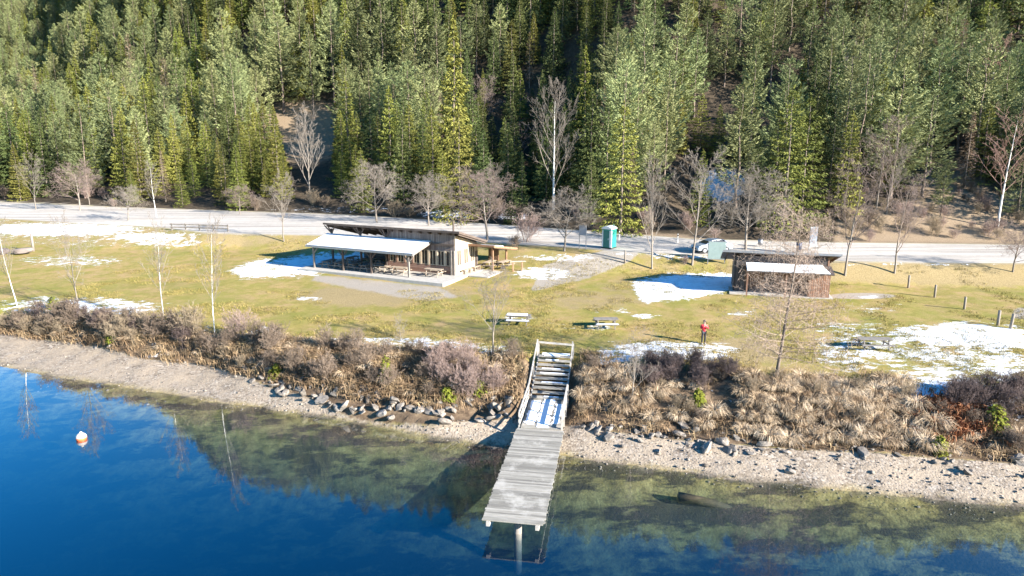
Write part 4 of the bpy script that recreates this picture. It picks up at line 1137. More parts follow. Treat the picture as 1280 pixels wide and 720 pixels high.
AQ = [(0.95, -2.0, 2.34), (8.35, -2.0, 2.34), (8.35, 0.1, 2.78), (0.95, 0.1, 2.78)]
aw = MB().slab(AQ, 0.09).build("awning", M_ROOF, hut)
MB().slab([(1.0, -1.95, 2.44), (8.0, -1.95, 2.44), (7.6, 0.0, 2.85), (1.0, 0.0, 2.85)], 0.09).build("roof_snow", M_SNOW, aw, bevel=.025)
for u in (1.1, 4.4): MB().box((u, -1.8, 1.12), (0.13, 0.13, 2.3)).build("post", M_HUT, hut)

# ------------------------------------------------------------------ jetty with stairs
JA = math.atan2(17.7, 2.87) - math.pi / 2
JO = (0.03, 26.8, 0.0)
jet = empty("jetty", JO, JA, "grey wooden jetty with railed ramp and stairs down from the meadow", "jetty")
rj = random.Random(4)
mb = MB(); HW = 1.36; y = 0.0; DZ = 0.94
while y < 9.9:
    w = 0.135 + rj.uniform(-.004, .004)
    e = rj.uniform(-.03, .03)
    mb.box((e, y + w / 2, DZ - 0.025 + rj.uniform(-.006, .006)), (2 * HW + rj.uniform(-.05, .05), w, 0.05), Matrix.Rotation(rj.uniform(-.004, .004), 3, 'Z'))
    y += w + 0.009
def deck_mat():
    m, nt, b = new_mat("weathered_deck")
    geo = N(nt, "ShaderNodeNewGeometry"); tc = N(nt, "ShaderNodeTexCoord")
    mp = N(nt, "ShaderNodeMapping"); mp.inputs["Scale"].default_value = (1.2, 9, 1); nt.links.new(tc.outputs["Object"], mp.inputs[0])
    n1 = noise(nt, mp.outputs[0], 1.0, 5, .7); n2 = noise(nt, tc.outputs["Object"], .8, 5, .7)
    a = ramp(nt, geo.outputs["Random Per Island"], [(0, (0.17, 0.155, 0.13)), (.5, (0.265, 0.245, 0.205)), (1, (0.36, 0.33, 0.28))]).outputs[0]
    c = mixc(nt, 0.85, a, ramp(nt, n1.outputs[0], [(.3, (.6, .58, .56)), (.7, (1.2, 1.2, 1.2))]).outputs[0], 'MULTIPLY')
    c = mixc(nt, ramp(nt, n2.outputs[0], [(.52, (0, 0, 0)), (.68, (.75, .75, .75))]).outputs[0], c, (.45, .415, .36))
    nt.links.new(c, b.inputs["Base Color"]); b.inputs["Roughness"].default_value = .85
    return m
M_DECK = deck_mat()
mb.build("deck", M_DECK, jet)
for s in (-1, 1): MB().box((s * 1.08, 4.95, DZ - 0.15), (0.16, 10.1, 0.20)).build("side_beam", M_WOODW, jet)
MB().box((0.05, 0.75, DZ - 0.20), (2.3, 0.2, 0.2)).build("cross_beam", M_WOODW, jet)
pst = MB().tube([(0.12, 0.75, -3.4), (0.12, 0.75, 0.66)], 0.17, 16).build("support_post", M_GBEAM, jet, True)
mb = MB(); mb.tube([(0.12, 5.6, -1.8), (0.12, 5.6, 0.75)], 0.15, 14); mb.build("support_post", M_WOODW, jet, True)
MB().box((0.05, 5.6, DZ - 0.20), (2.3, 0.2, 0.2)).build("cross_beam", M_WOODW, jet)
# ramp between the deck and the stairs
R0, R1, RZ0, RZ1 = 9.95, 14.0, 0.97, 1.22
mb = MB()
for k in range(28):
    yy = R0 + (k + .5) * (R1 - R0) / 28; mb.box((0.02, yy, RZ0 + (RZ1 - RZ0) * (k + .5) / 28 - .025), (2.3, 0.137, 0.05))
rp = mb.build("ramp", M_DECK, jet)
for s in (-1, 1): MB().beam((s * 1.05, R0, RZ0 - .16), (s * 1.05, R1 + .1, RZ1 - .16), .14, .2).build("ramp_beam", M_WOODW, rp)
# thin snow left on the ramp, in strips
mb = MB()
gs = np.random.default_rng(3)
for (x0, x1, y0, y1) in ((-.95, -.42, 10.4, 13.6), (-.28, .45, 10.1, 13.9), (.6, 1.0, 10.6, 13.3)):
    n = 16; pts = []
    for k in range(n): pts.append((x0 + gs.normal(0, .05), y0 + (y1 - y0) * k / (n - 1)))
    for k in range(n): pts.append((x1 + gs.normal(0, .05), y1 + (y0 - y1) * k / (n - 1)))
    zf = lambda yy: RZ0 + (RZ1 - RZ0) * (yy - R0) / (R1 - R0) + .004
    mb.prism([(a, b_, zf(b_)) for a, b_ in pts], 0, (0, 0, .025))
mb.build("snow_strips", M_SNOW, rp)
# stairs
S0, S1, SZ0, SZ1, NS = 14.1, 18.0, 1.30, 2.78, 10
st = MB().beam((-1.12, S0 - .1, SZ0 - .22), (-1.12, S1 + .2, SZ1 - .18), .08, .26).beam((1.12, S0 - .1, SZ0 - .22), (1.12, S1 + .2, SZ1 - .18), .08, .26).build("stair_strings", M_WOODW, jet)
for k in range(NS):
    yy = S0 + (S1 - S0) * k / (NS - 1); z = SZ0 + (SZ1 - SZ0) * k / (NS - 1)
    tr_ = MB().box((0, yy - .105, z - .025), (2.16, .2, .05)).box((0, yy + .105, z - .025), (2.16, .2, .05)).build("tread", M_DECK, st)
    if k in (0, 3, 5, 6, 8, 9):
        MB().box((rj.uniform(-.2, .2), yy + .05, z + .016), (rj.uniform(.8, 1.7), .16, .03)).build("tread_snow", M_SNOW, tr_, bevel=.008)
MB().box((0.05, S1 + .36, SZ1 + .02), (1.9, .42, .05)).build("snow_strips", M_SNOW, st, bevel=.015)
# railings
for s in (-1, 1):
    ra = MB().beam((s * 1.2, R0 - .1, RZ0 + 1.0), (s * 1.2, R1, RZ1 + 1.0), .06, .12).beam((s * 1.2, R0, RZ0 + .55), (s * 1.2, R1, RZ1 + .55), .04, .12).beam((s * 1.2, R0, RZ0 + .2), (s * 1.2, R1, RZ1 + .2), .04, .1).build("ramp_rail", M_WOODW, jet)
    for k in range(4):
        yy = R0 + .1 + (R1 - R0 - .2) * k / 3; zb = RZ0 + (RZ1 - RZ0) * k / 3
        MB().box((s * 1.24, yy, zb + .28), (.09, .1, 1.5)).build("rail_post", M_WOODW, ra)
MB().beam((-1.2, R1, RZ1 + 1.0), (-1.2, S1 + .1, SZ1 + .98), .07, .14).build("handrail", M_WOODW, jet)
MB().beam((1.2, S0 + 2.6, SZ0 + 1.7), (1.2, S1 + .1, SZ1 + .9), .05, .08).build("handrail", M_WOODW, jet)
for (x, yy, zb, h) in ((-1.2, S1 + .1, SZ1 - .2, 1.3), (1.2, S1 + .1, SZ1 - .2, 1.25), (-1.2, S0 + 1.9, SZ0 + .5, 1.2)):
    MB().box((x, yy, zb + h / 2), (.1, .1, h)).build("rail_post", M_WOODW, jet)
gr_ = MB().beam((-1.2, S1 + .75, SZ1 + .72), (1.25, S1 + .75, SZ1 + .62), .07, .12).build("barrier_rail", M_WOODW, jet)
for s in (-1, 1): MB().box((s * 1.2, S1 + .8, SZ1 + .1), (.1, .1, 1.2)).build("barrier_post", M_WOODW, gr_)
# ------------------------------------------------------------------ dry grass of the bank (uncountable blades)
g = np.random.default_rng(21)
def bank_points(n, pxa, pxb, lo, hi, accept=None):
    """random spots on the bank: lo..hi is the share of the way from the beach to the bank's top"""
    out = []
    while len(out) < n:
        x = g.uniform(-46, 46, 4000); b, k = cv(C_BEACH, x), cv(C_BANK, x)
        y = b + (k - b) * g.uniform(lo, hi, 4000); z = ground_z(x, y); px, py = to_pix(x, y, z)
        ac = (x - 0.03) * 0.987 - (y - 26.8) * 0.160
        ok = (px > pxa) & (px < pxb) & (np.abs(ac) > 1.9) & (((px - 1163) / 26) ** 2 + ((py - 494) / 22) ** 2 > 1) & (((px - 905) / 22) ** 2 + ((py - 500) / 24) ** 2 > 1)
        out += [(float(q[0]), float(q[1]), float(q[2])) for q in np.stack([x, y, z], 1)[ok]]
    return out[:n]
def grass_clumps(name, pts, nb, hmin, hmax, spread, wid, mat, label):
    P = np.array(pts); n = len(P)
    h = g.uniform(hmin, hmax, n)
    base = np.repeat(P, nb, 0) + np.concatenate([g.normal(0, spread, (n * nb, 2)), np.zeros((n * nb, 1))], 1)
    H = np.repeat(h, nb) * g.uniform(.6, 1.15, n * nb)
    az = g.random(n * nb) * 6.28
    comb = np.repeat(g.normal(0, .25, (n, 2)) + np.array([0.0, -0.35]), nb, 0)     # clumps hang over towards the water
    d1 = np.stack([np.cos(az) * .35 + comb[:, 0] * .5, np.sin(az) * .35 + comb[:, 1] * .5, np.ones(n * nb)], 1)
    d2 = np.stack([np.cos(az) * .75 + comb[:, 0] * 1.6, np.sin(az) * .75 + comb[:, 1] * 1.6, np.full(n * nb, .25)], 1)
    d1 = unit(d1); d2 = unit(d2); s = unit(np.cross(d1, g.normal(0, 1, (n * nb, 3)))) * (wid * g.uniform(.6, 1.3, n * nb))[:, None]
    m1 = base + d1 * (H * .55)[:, None]; tip = m1 + d2 * (H * .6)[:, None]
    base = base - np.array([0, 0, .08])
    V_ = np.stack([base - s, base + s, m1 + s * .8, m1 - s * .8, tip + s * .2, tip - s * .2], 1).reshape(-1, 3)
    b = (np.arange(n * nb) * 6)[:, None]
    F_ = np.concatenate([b + np.array([[0, 1, 2, 3]]), b + np.array([[3, 2, 4, 5]])], 0)
    o = link(name, raw_mesh(name, V_, F_, 4), mat)
    return tag(o, label, "grass", kind="stuff")
def straw(name, stops, scale=0.9):
    m, nt, b = new_mat(name)
    geo = N(nt, "ShaderNodeNewGeometry")
    n1 = noise(nt, geo.outputs["Position"], scale, 4, .7)
    c1 = ramp(nt, n1.outputs[0], stops).outputs[0]
    r = ramp(nt, geo.outputs["Random Per Island"], [(0, (.6, .6, .6)), (1, (1.3, 1.3, 1.3))]).outputs[0]
    c = mixc(nt, 1.0, c1, r, 'MULTIPLY')
    nt.links.new(c, b.inputs["Base Color"]); b.inputs["Roughness"].default_value = .8; b.inputs["Specular IOR Level"].default_value = .15
    return m
M_STRAW = straw("dry_straw", [(0.34, (0.25, 0.165, 0.095)), (0.5, (0.52, 0.385, 0.245)), (0.66, (0.74, 0.59, 0.41))])
M_STRAW2 = straw("dry_brown_growth", [(0.3, (0.13, 0.085, 0.052)), (0.48, (0.28, 0.19, 0.11)), (0.62, (0.40, 0.29, 0.165)), (0.75, (0.22, 0.20, 0.075))], 0.6)
M_RUSTLEAF = straw("rusty_bramble", [(0.3, (0.21, 0.085, 0.04)), (0.7, (0.36, 0.17, 0.085))], 1.5)
def tussocks(name, pts, nb, lmin, lmax, wid, mat, label):
    """mounds of long grass: blades leave a small root and arch outwards, mostly down the slope"""
    P = np.array(pts); n = len(P); L0 = np.repeat(g.uniform(lmin, lmax, n), nb); M = n * nb
    az = g.random(M) * 6.28; base = np.repeat(P, nb, 0) + np.stack([np.cos(az), np.sin(az), np.zeros(M)], 1) * (g.random(M) * .16)[:, None]
    hang = np.repeat(np.stack([g.normal(0, .22, n), -.35 + g.normal(0, .2, n)], 1), nb, 0)
    o_ = np.stack([np.cos(az) + hang[:, 0], np.sin(az) + hang[:, 1], np.zeros(M)], 1) * (0.35 + 0.9 * g.random(M))[:, None]
    L = L0 * g.uniform(.65, 1.15, M)
    d1 = unit(o_ * .55 + np.array([0, 0, 1.0])); d2 = unit(o_ * 1.3 + np.array([0, 0, .45])); d3 = unit(o_ * 1.2 + np.array([0, 0, -.75]))
    s = unit(np.cross(d2, np.array([0, 0, 1.0]) + g.normal(0, .4, (M, 3)))) * (wid * g.uniform(.6, 1.4, M))[:, None]
    a1 = base + d1 * (L * .42)[:, None]; a2 = a1 + d2 * (L * .34)[:, None]; a3 = a2 + d3 * (L * .34)[:, None]
    base = base - np.array([0, 0, .1])
    V_ = np.stack([base - s, base + s, a1 + s, a1 - s, a2 + s * .8, a2 - s * .8, a3 + s * .2, a3 - s * .2], 1).reshape(-1, 3)
    b = (np.arange(M) * 8)[:, None]
    F_ = np.concatenate([b + np.array([[0, 1, 2, 3]]), b + np.array([[3, 2, 4, 5]]), b + np.array([[5, 4, 6, 7]])], 0)
    return tag(link(name, raw_mesh(name, V_, F_, 4), mat), label, "grass", kind="stuff")
def spaced(pts, dmin):
    out = []
    for p_ in pts:
        if all((p_[0] - q[0]) ** 2 + (p_[1] - q[1]) ** 2 > dmin * dmin for q in out): out.append(p_)
    return out
pr = spaced(bank_points(800, 925, 1165, .10, .98), .60)
pr += spaced(bank_points(120, 715, 800, .25, .8), 1.1) + spaced(bank_points(120, 800, 930, .2, .6), 1.2) + spaced(bank_points(80, 1165, 1290, .1, .4), 1.3)
tussocks("dry_grass", pr, 260, .55, 1.3, .008, M_STRAW, "tall straw coloured dry grass hanging over the bank right of the jetty")
pt = spaced(bank_points(500, -20, 640, .30, 1.1), 1.0)
tussocks("dry_tussocks", pt, 110, .5, .95, .011, M_STRAW, "pale dry grass tussocks among the shrubs left of the jetty")
pl = bank_points(600, -20, 330, .05, 1.15) + bank_points(1000, 330, 655, .20, 1.15) + bank_points(500, 715, 1290, .05, 1.2) + bank_points(350, 400, 560, .3, 1.1)
grass_clumps("dry_undergrowth", pl, 24, .3, .8, .28, .016, M_STRAW2, "brown dry undergrowth covering the bank")
c0 = G(1188, 522)
pb = [(c0.x + g.normal(0, 1.1), c0.y + g.normal(0, .8), 0) for k in range(260)]; pb = [(x, y, gz(x, y) + g.uniform(0, .35)) for x, y, z in pb]
grass_clumps("rusty_bramble", pb, 14, .2, .45, .2, .03, M_RUSTLEAF, "rust coloured bramble patch by snow tongue on the bank")
# short grass blades on the meadow
x = g.uniform(-44, 46, 40000); k = cv(C_BANK, x); l = cv(C_LAWN, x); y = k + (l + 3 - k) * g.random(40000) ** 1.3
ok = ~((y > 65) & (x > -26) & (x < 2)) & ((x - 24.5) ** 2 + (y - 64) ** 2 > 36) & (vnoise(x, y, 2.5, 77) > .02)
pm = np.stack([x, y, ground_z(x, y)], 1)[ok][:11000]
M_MEADOW = straw("meadow_grass", [(0.3, (0.15, 0.125, 0.034)), (0.5, (0.26, 0.205, 0.06)), (0.7, (0.40, 0.31, 0.12))], 0.5)
grass_clumps("meadow_grass", pm, 9, .07, .2, .2, .013, M_MEADOW, "short yellow green grass of the meadow")

# ------------------------------------------------------------------ rocks
def rock_mesh(seed, sub=2):
    bm = bmesh.new(); bmesh.ops.create_icosphere(bm, subdivisions=sub, radius=0.5)
    gg = np.random.default_rng(seed)
    pl_ = [(unit(gg.normal(0, 1, (1, 3)))[0], gg.uniform(.17, .36)) for k in range(13)]
    for v in bm.verts:
        c = np.array(v.co)
        for n_, d_ in pl_:
            e = c @ n_ - d_
            if e > 0: c = c - n_ * e * .92
        c = c + gg.normal(0, .012, 3)
        v.co = c * np.array([1.15, .9, .75])
    me = bpy.data.meshes.new("rock"); bm.to_mesh(me); bm.free(); return me
M_ROCK = surf("grey_rock", (0.185, 0.158, 0.13), 0.5, 3.5, 0.9, 0.6, 12, per_object=0.3)
ROCKS = [rock_mesh(s) for s in range(9)]
for m_ in ROCKS: m_.materials.append(M_ROCK)
GB = ("rocks of the bank foot left of the jetty", "grey rock at the foot of the bank left of the jetty")
GR_ = ("rocks along the bank foot right of the jetty", "grey rock at the foot of bank right of the jetty")
GS = ("loose stones on the pebble beach", "loose stone lying on the pebble beach")
def rock(p, s, grp, label=None):
    o = link("rock", ROCKS[int(g.integers(0, 9))])
    o.location = p; o.rotation_euler = (g.normal(0, .4), g.normal(0, .4), g.random() * 6.28)
    o.scale = (s * g.uniform(.8, 1.3), s * g.uniform(.8, 1.2), s * g.uniform(.7, 1.1))
    tag(o, label or grp[1], "rock", grp[0] if label is None else None)
    return o
for k in range(128):
    x = None
    px = g.uniform(270, 640) if k < 116 else g.uniform(10, 270)
    p = G(px, float(np.interp(px, [0, 100, 180, 260, 330, 400, 440, 540, 640], [412, 428, 445, 455, 478, 498, 508, 522, 518])) - g.uniform(-9, 20) * (1 if px > 270 else .3))
    s = g.uniform(.35, 1.0) if px > 300 else g.uniform(.25, .5)
    rock((p.x, p.y, p.z + s * .10), s, GB)
for k in range(108):
    px = g.uniform(722, 1290) if k < 72 else g.uniform(722, 940)
    p = G(px, float(np.interp(px, [720, 800, 900, 1000, 1100, 1200, 1280], [528, 543, 552, 561, 567, 574, 579])) + g.normal(2, 8))
    s = min(1.3, g.lognormal(-.92, .45)); rock((p.x, p.y, p.z + s * .12), s, GR_)
for px, py, s in ((762, 548, .9), (778, 560, .7), (882, 565, 1.5), (855, 535, 1.0), (868, 540, 1.0), (1052, 545, 1.2), (986, 592, .8), (760, 545, .6), (1135, 552, 1.0), (1272, 578, 1.3), (805, 540, .9)):
    p = G(px, py); s *= .8; rock((p.x, p.y, p.z + s * .12), s, GR_)
for k in range(46):
    px = g.uniform(722, 1290); w_ = np.interp(px, [700, 850, 1000, 1150, 1280], [566, 586, 603, 619, 630])
    p = G(px, w_ - g.uniform(-6, 40)); s = g.uniform(.1, .32); rock((p.x, p.y, p.z + s * .15), s, GS)
p = G(886, 562); 
# boulder heap on the left of the meadow
p = G(27, 318)
r_ = rock((p.x, p.y, p.z + .4), 2.6, None, "big grey brown boulder on the meadow beside the grey post"); r_.scale = (3.2, 2.2, 1.8); r_.rotation_euler = (.1, -.1, .4)
r_.data = r_.data.copy(); r_.data.materials.clear(); r_.data.materials.append(surf("brown_boulder_stone", (.17, .135, .115), .4, 1.5, .9, .6, 8))
r_ = rock((p.x - 2.1, p.y - .3, p.z + .35), 2.0, None, "darker boulder leaning against the big grey brown one"); r_.scale = (2.0, 1.7, 1.7); r_.rotation_euler = (.1, .2, 1.4)
r_.data = r_.data.copy(); r_.data.materials.clear(); r_.data.materials.append(surf("dark_boulder_stone", (.11, .085, .08), .4, 1.5, .9, .6, 8))
# pebbles, uncountable
PV = []; PF = []; nn = 0
ico = [np.array(v.co) for v in ROCKS[0].vertices]
bmx = bmesh.new(); bmesh.ops.create_icosphere(bmx, subdivisions=1, radius=.5); pv_ = np.array([v.co for v in bmx.verts]); pf_ = np.array([[v.index for v in f.verts] for f in bmx.faces]); bmx.free()
for k in range(5200):
    x = g.uniform(-42, 40); w_ = float(cv(C_WATER, x)); b_2 = float(cv(C_BEACH, x))
    y = w_ + (b_2 - w_) * g.uniform(-.45, 1.15)
    s = g.lognormal(-2.95, .55)
    if x < -8 and g.random() < .45: continue
    PV.append((pv_ * (1 + g.normal(0, .16, pv_.shape))) * np.array([1.2, .9, .6]) * s @ np.array(Matrix.Rotation(g.random() * 6.28, 3, 'Z')).T + np.array([x, y, gz(x, y) + s * .12]))
    PF.append(pf_ + nn); nn += len(pv_)
M_PEB = straw("pebble_stone", [(0.3, (0.12, 0.10, 0.08)), (0.7, (0.32, 0.27, 0.22))], 3)
tag(link("beach_pebbles", raw_mesh("beach_pebbles", np.concatenate(PV), np.concatenate(PF), 3), M_PEB), "pebbles strewn over the beach and shallows", "pebbles", kind="stuff")

# ------------------------------------------------------------------ bare shrubs of the bank
def shrub_proto(seed, mat, h=1.8, stems=11, nm="bare_shrub", tr=.016):
    root = empty(nm)
    T, V_, F_ = branchy(h, seed, spread=.5, first=.15, levels=3, nbr=(7, 5, 3), up=.75, trunk_r=tr, stems=stems, twig=.006, ratio=.5, wob=.06)
    T.build("stems", mat, root, True)
    link("twigs", raw_mesh("twigs", V_, F_, 4), mat, root)
    return root
M_SHRUBB = surf("brown_twigs", (0.19, 0.14, 0.10), 0.3, 3, .9, per_object=.25)
M_SHRUBD = surf("dark_twigs", (0.12, 0.085, 0.075), 0.3, 3, .9, per_object=.2)
M_SHRUBP = surf("pinkish_twigs", (0.28, 0.20, 0.165), 0.25, 3, .9, per_object=.15)
M_SHRUBY = surf("tan_twigs", (0.28, 0.215, 0.14), 0.25, 3, .9, per_object=.2)
SHR = {}
def shrub(kind, p, h, label, group=None):
    mt = {"brown": M_SHRUBB, "dark": M_SHRUBD, "pink": M_SHRUBP, "tan": M_SHRUBY}[kind]
    v = int(g.integers(0, 3))
    if (kind, v) not in SHR:
        SHR[(kind, v)] = o = shrub_proto(300 + v * 7 + hash_str(kind) % 50, mt, 1.8, 14)
    else: o = dup(SHR[(kind, v)])
    o.location = p; o.rotation_euler = (0, 0, g.random() * 6.28); s = h / 1.8; o.scale = (s * 1.15, s * 1.15, s)
    o["category"] = "shrub"; o["label"] = label
    if group: o["group"] = group
    elif "group" in o: del o["group"]
    return o
SB = {"brown": ("brown bare shrub in the thicket on the bank", "brown shrubs of the bank thicket"),
      "dark": ("dark bare shrub on the bank beside the snow", "dark shrubs of the bank"),
      "pink": ("pinkish bare shrub on bank left of the jetty stairs", "pinkish shrubs beside the jetty"),
      "tan": ("tan bare shrub on the left bank under the birches", "tan shrubs below the birches")}
def scatter(kind, n, pxa, pxb, lo, hi, h0, h1):
    for x, y, z in bank_points(n, pxa, pxb, lo, hi): shrub(kind, (x, y, z), g.uniform(h0, h1), *SB[kind])
scatter("brown", 34, -10, 460, .25, .95, 1.1, 2.0)
scatter("dark", 10, -10, 420, .4, 1.0, 1.0, 1.8)
scatter("tan", 16, -10, 330, .15, .8, .9, 1.8)
scatter("brown", 12, 460, 640, .3, .95, .8, 1.4)
scatter("pink", 14, 540, 640, .3, .9, 1.1, 1.7)
scatter("dark", 22, 800, 930, .55, 1.05, .8, 1.4)
scatter("dark", 20, 1180, 1290, .6, 1.15, .9, 1.6)
scatter("brown", 14, 720, 930, .2, .9, .5, 1.0); scatter("tan", 10, 720, 930, .15, .7, .5, .9); scatter("brown", 10, 1165, 1290, .15, .6, .5, 1.0); scatter("tan", 8, 930, 1165, .3, 1.0, .6, 1.1)
shrub("tan", G(238, 425), 2.5, "big fan shaped tan shrub at the foot of the middle birch")
shrub("pink", G(300, 425), 2.2, "pinkish bare shrub with upright stems beside the right birch")
# small conifers and green cushions on the bank
def cushion(px, py, h, label, r=.5):
    root = empty("juniper_bush", G(px, py), g.random() * 6, label, "bush")
    link("foliage", spruce_mesh("foliage", h, r, int(px), nbr=46, per=9, base=.0, power=.6, size=.5, thin=1.2), M_GREENB, root)
    trunk_mb(h, .03, int(px), .8).build("stem", M_BARK, root)
M_GREENB = foliage_mat("bright_green_needles", (0.12, 0.135, 0.015), (0.24, 0.25, 0.035), .01, .1)
cushion(346, 474, 1.0, "bright yellow green bush at foot of left bank", .65)
cushion(872, 508, 1.0, "small bright green conifer among dry grass right of stairs", .55)
cushion(1242, 532, 1.1, "dark green young conifer beside the rusty bramble patch", .85)
cushion(1173, 568, 1.0, "bright green bush among rocks below the rusty bramble", .45)
cushion(483, 478, 1.7, "slender olive green bush beside blue shaded snow on bank", .45)
cushion(598, 492, .8, "low yellow green bush on bank left of the jetty", .6)
cushion(558, 498, .6, "low olive bush above the rocks left of jetty", .6)
cushion(140, 428, .9, "yellow green bush low on the far left bank", .7)
cushion(67, 386, 1.0, "dark olive bush at bank top near the leaning birch", .7)

# ------------------------------------------------------------------ birches and bare trees on the meadow and along the road
def single(kind, var, px, base, top, label, wide=1.0, lean=(0, 0)):
    p = G(px, base); return plant(kind, var, p, height_for(p, top), rng.random() * 6.28, label, None, wide, lean)
single("birch", 3, 22, 383, 282, "slender white birch leaning at picture's edge, left of the sapling", .8, (0, R(-7)))
single("birch", 0, 205, 402, 288, "slender white birch standing on bank between sapling and other birch", .8, (0, R(-5)))
single("birch", 4, 269, 421, 290, "upright white birch right above the beach bend", .75, (0, R(-1.5)))
single("bare", 2, 98, 388, 290, "thin grey many stemmed sapling behind the left bank", .7)
single("bare", 2, 617, 446, 350, "small pale bare tree left of the jetty stairs", 1.0)
single("bare", 0, 790, 505, 428, "small grey shrubby tree on bank right of the stairs", 1.1)
single("bare", 4, 500, 447, 400, "thin bare sapling at meadow edge above the rocks", .7)
# bare larch in front of the hut
p = G(968, 482); hL = height_for(p, 262)
lr = empty("larch_tree", p, 0.4, "leafless pinkish larch with horizontal branches before the hut", "tree")
T, V_, F_ = branchy(hL, 77, spread=.9, first=.16, levels=3, nbr=(64, 17, 5), up=.22, trunk_r=.12, ratio=.38, twig=.0068, wob=.03, drop=.05, thin=.28)
T.build("trunk", M_BARK, lr, True); link("crown", raw_mesh("crown", V_, F_, 4), surf("larch_twigs", (0.34, 0.25, 0.185), .25, 3, .9), lr)
# roadside trees
RT = [("bare", 0, 45, 262, 204, "bare tree by the road at the far left"), ("round", 1, 100, 263, 214, "small bare tree beside the far left roadside one"),
      ("birch", 3, 196, 272, 208, "bare whitish tree behind the left road fence"), ("round", 0, 160, 276, 240, "low bare tree between whitish tree and road edge"),
      ("bare", 2, 355, 302, 230, "spindly bare tree on the road edge left of pavilion"), ("round", 0, 471, 278, 216, "broad round bare tree behind the pavilion roof"),
      ("round", 2, 536, 282, 230, "small round bare tree behind pavilion's chimney"), ("round", 3, 609, 300, 226, "round brownish bare tree behind the porch roof"),
      ("round", 4, 705, 314, 250, "bare tree beside the small notice board"), ("poplar", 0, 815, 336, 216, "tall bare tree on meadow edge right of toilet"),
      ("bare", 4, 865, 331, 210, "bare tree in front of the parked car"), ("round", 2, 932, 312, 230, "round bare tree right behind the hut roof"),
      ("bare", 1, 1056, 345, 222, "bare pale tree just right of the hut"), ("bare", 3, 1118, 342, 234, "wide bare tree casting shadow near fence posts"),
      ("round", 1, 1266, 340, 290, "small bare tree at the meadow's far right"), ("round", 3, 300, 268, 238, "little bare tree before the clearing"),
      ("bare", 0, 1108, 268, 190, "brownish bare tree at forest edge above road")]
WID = {"round": 1.25, "poplar": .75, "bare": 1.0, "birch": 1.0}
for k, v, px, b_, t_, lab in RT: single(k, v, px, b_, t_, lab, WID[k])
shrub("pink", G(660, 302), 3.2, "tall multi stemmed reddish bush beside the path by road")
shrub("brown", G(645, 312), 1.6, "low brown bush at dark embankment behind the porch")
shrub("pink", G(855, 331), .9, "low reddish twigs heaped at roadside trunk")
for k in range(44):
    p = G(g.uniform(1050, 1300), g.uniform(238, 300))
    shrub(["tan", "brown", "pink"][int(g.integers(0, 3))], p, g.uniform(.7, 1.9), "bare brush on the brown slope above the road", "brush on the brown slope")
# thin saplings and low brush along the forest edge
for k in range(46):
    px = g.uniform(-10, 1290); x, y = at_z(px, np.interp(px, [0, 640, 1280], [250, 280, 305]), 5.5); y = float(cv(C_ROAD1, x)) + g.uniform(1.0, 6)
    if 745 < px < 800: continue
    shrub(["pink", "tan", "brown"][int(g.integers(0, 3))], (x, y, gz(x, y)), g.uniform(1.2, 2.6), "bare brush along the forest edge behind the road", "brush along the forest edge")
# ------------------------------------------------------------------ portable toilet
M_TEAL = surf("teal_plastic", (0.02, 0.26, 0.19), .08, 2, .45)
M_TEALD = surf("shade_teal_plastic", (0.012, 0.15, 0.125), .08, 2, .45)  # on the door, shade of the left face put into the colour; also vents
M_RUBBER = surf("black_rubber", (0.02, 0.02, 0.02), .1, 2, .8)
p = G(761, 310)
wc = empty("portable_toilet", p, R(-38), "green portable toilet with white domed roof beside the road", "portable toilet")
w, h = 1.22, 2.1
b = MB(); b.box((0, 0, h / 2 + .1), (w, w, h)); b.build("cabin", M_TEAL, wc, bevel=.04)
b = MB(); b.box((0, 0, .06), (w + .08, w + .08, .12)); b.build("skid_base", M_RUBBER, wc, bevel=.02)
b = MB()
n = 9
for i in range(n):                                     # shallow barrel roof
    pass
prof = [(-w / 2 - .04, 0)] + [(-w / 2 - .04 + (w + .08) * i / n, .30 * math.sin(math.pi * (.08 + .84 * i / n)) + .06) for i in range(n + 1)] + [(w / 2 + .04, 0)]
b.prism([(x, -w / 2 - .04, h + .1 + z) for x, z in prof], 0, (0, w + .08, 0)); rf_ = b.build("roof", M_WHITE, wc, bevel=.02)
MB().tube([(.35, .35, h + .2), (.35, .35, h + .62)], .05, 10).build("vent_pipe", M_TEALD, rf_)
d = MB().box((-.02, -w / 2 - .02, 1.12), (.72, .04, 1.86)).build("door", M_TEALD, wc, bevel=.01)
MB().box((.27, -w / 2 - .06, 1.1), (.05, .05, .16)).build("handle", M_WHITE, d)
for s in (-1, 1): MB().box((s * .47, -w / 2 - .025, 1.12), (.13, .04, 1.9)).build("door_jamb", M_WHITE, wc)
MB().box((w / 2 - .01, -w / 2 + .01, 1.12), (.16, .16, 1.95)).build("corner_post", M_WHITE, wc, bevel=.02)
for z in (1.75, 1.85, 1.95): MB().box((w / 2 + .012, .1, z), (.02, .6, .035)).build("vent_slot", M_TEALD, wc)

# ------------------------------------------------------------------ parked car
M_PAINT, _nt, _b = new_mat("silver_car_paint")
_b.inputs["Base Color"].default_value = (.42, .46, .50, 1); _b.inputs["Roughness"].default_value = .28; _b.inputs["Metallic"].default_value = .35
M_LAMP, _nt, _b = new_mat("lamp_glass"); _b.inputs["Base Color"].default_value = (.7, .72, .75, 1); _b.inputs["Roughness"].default_value = .1
M_RED = surf("red_lamp", (.35, .02, .015), .05, 2, .3)
pc = G(889, 315)
car = empty("parked_car", pc, R(196), "silver car parked by the road behind the pale notice board", "car")
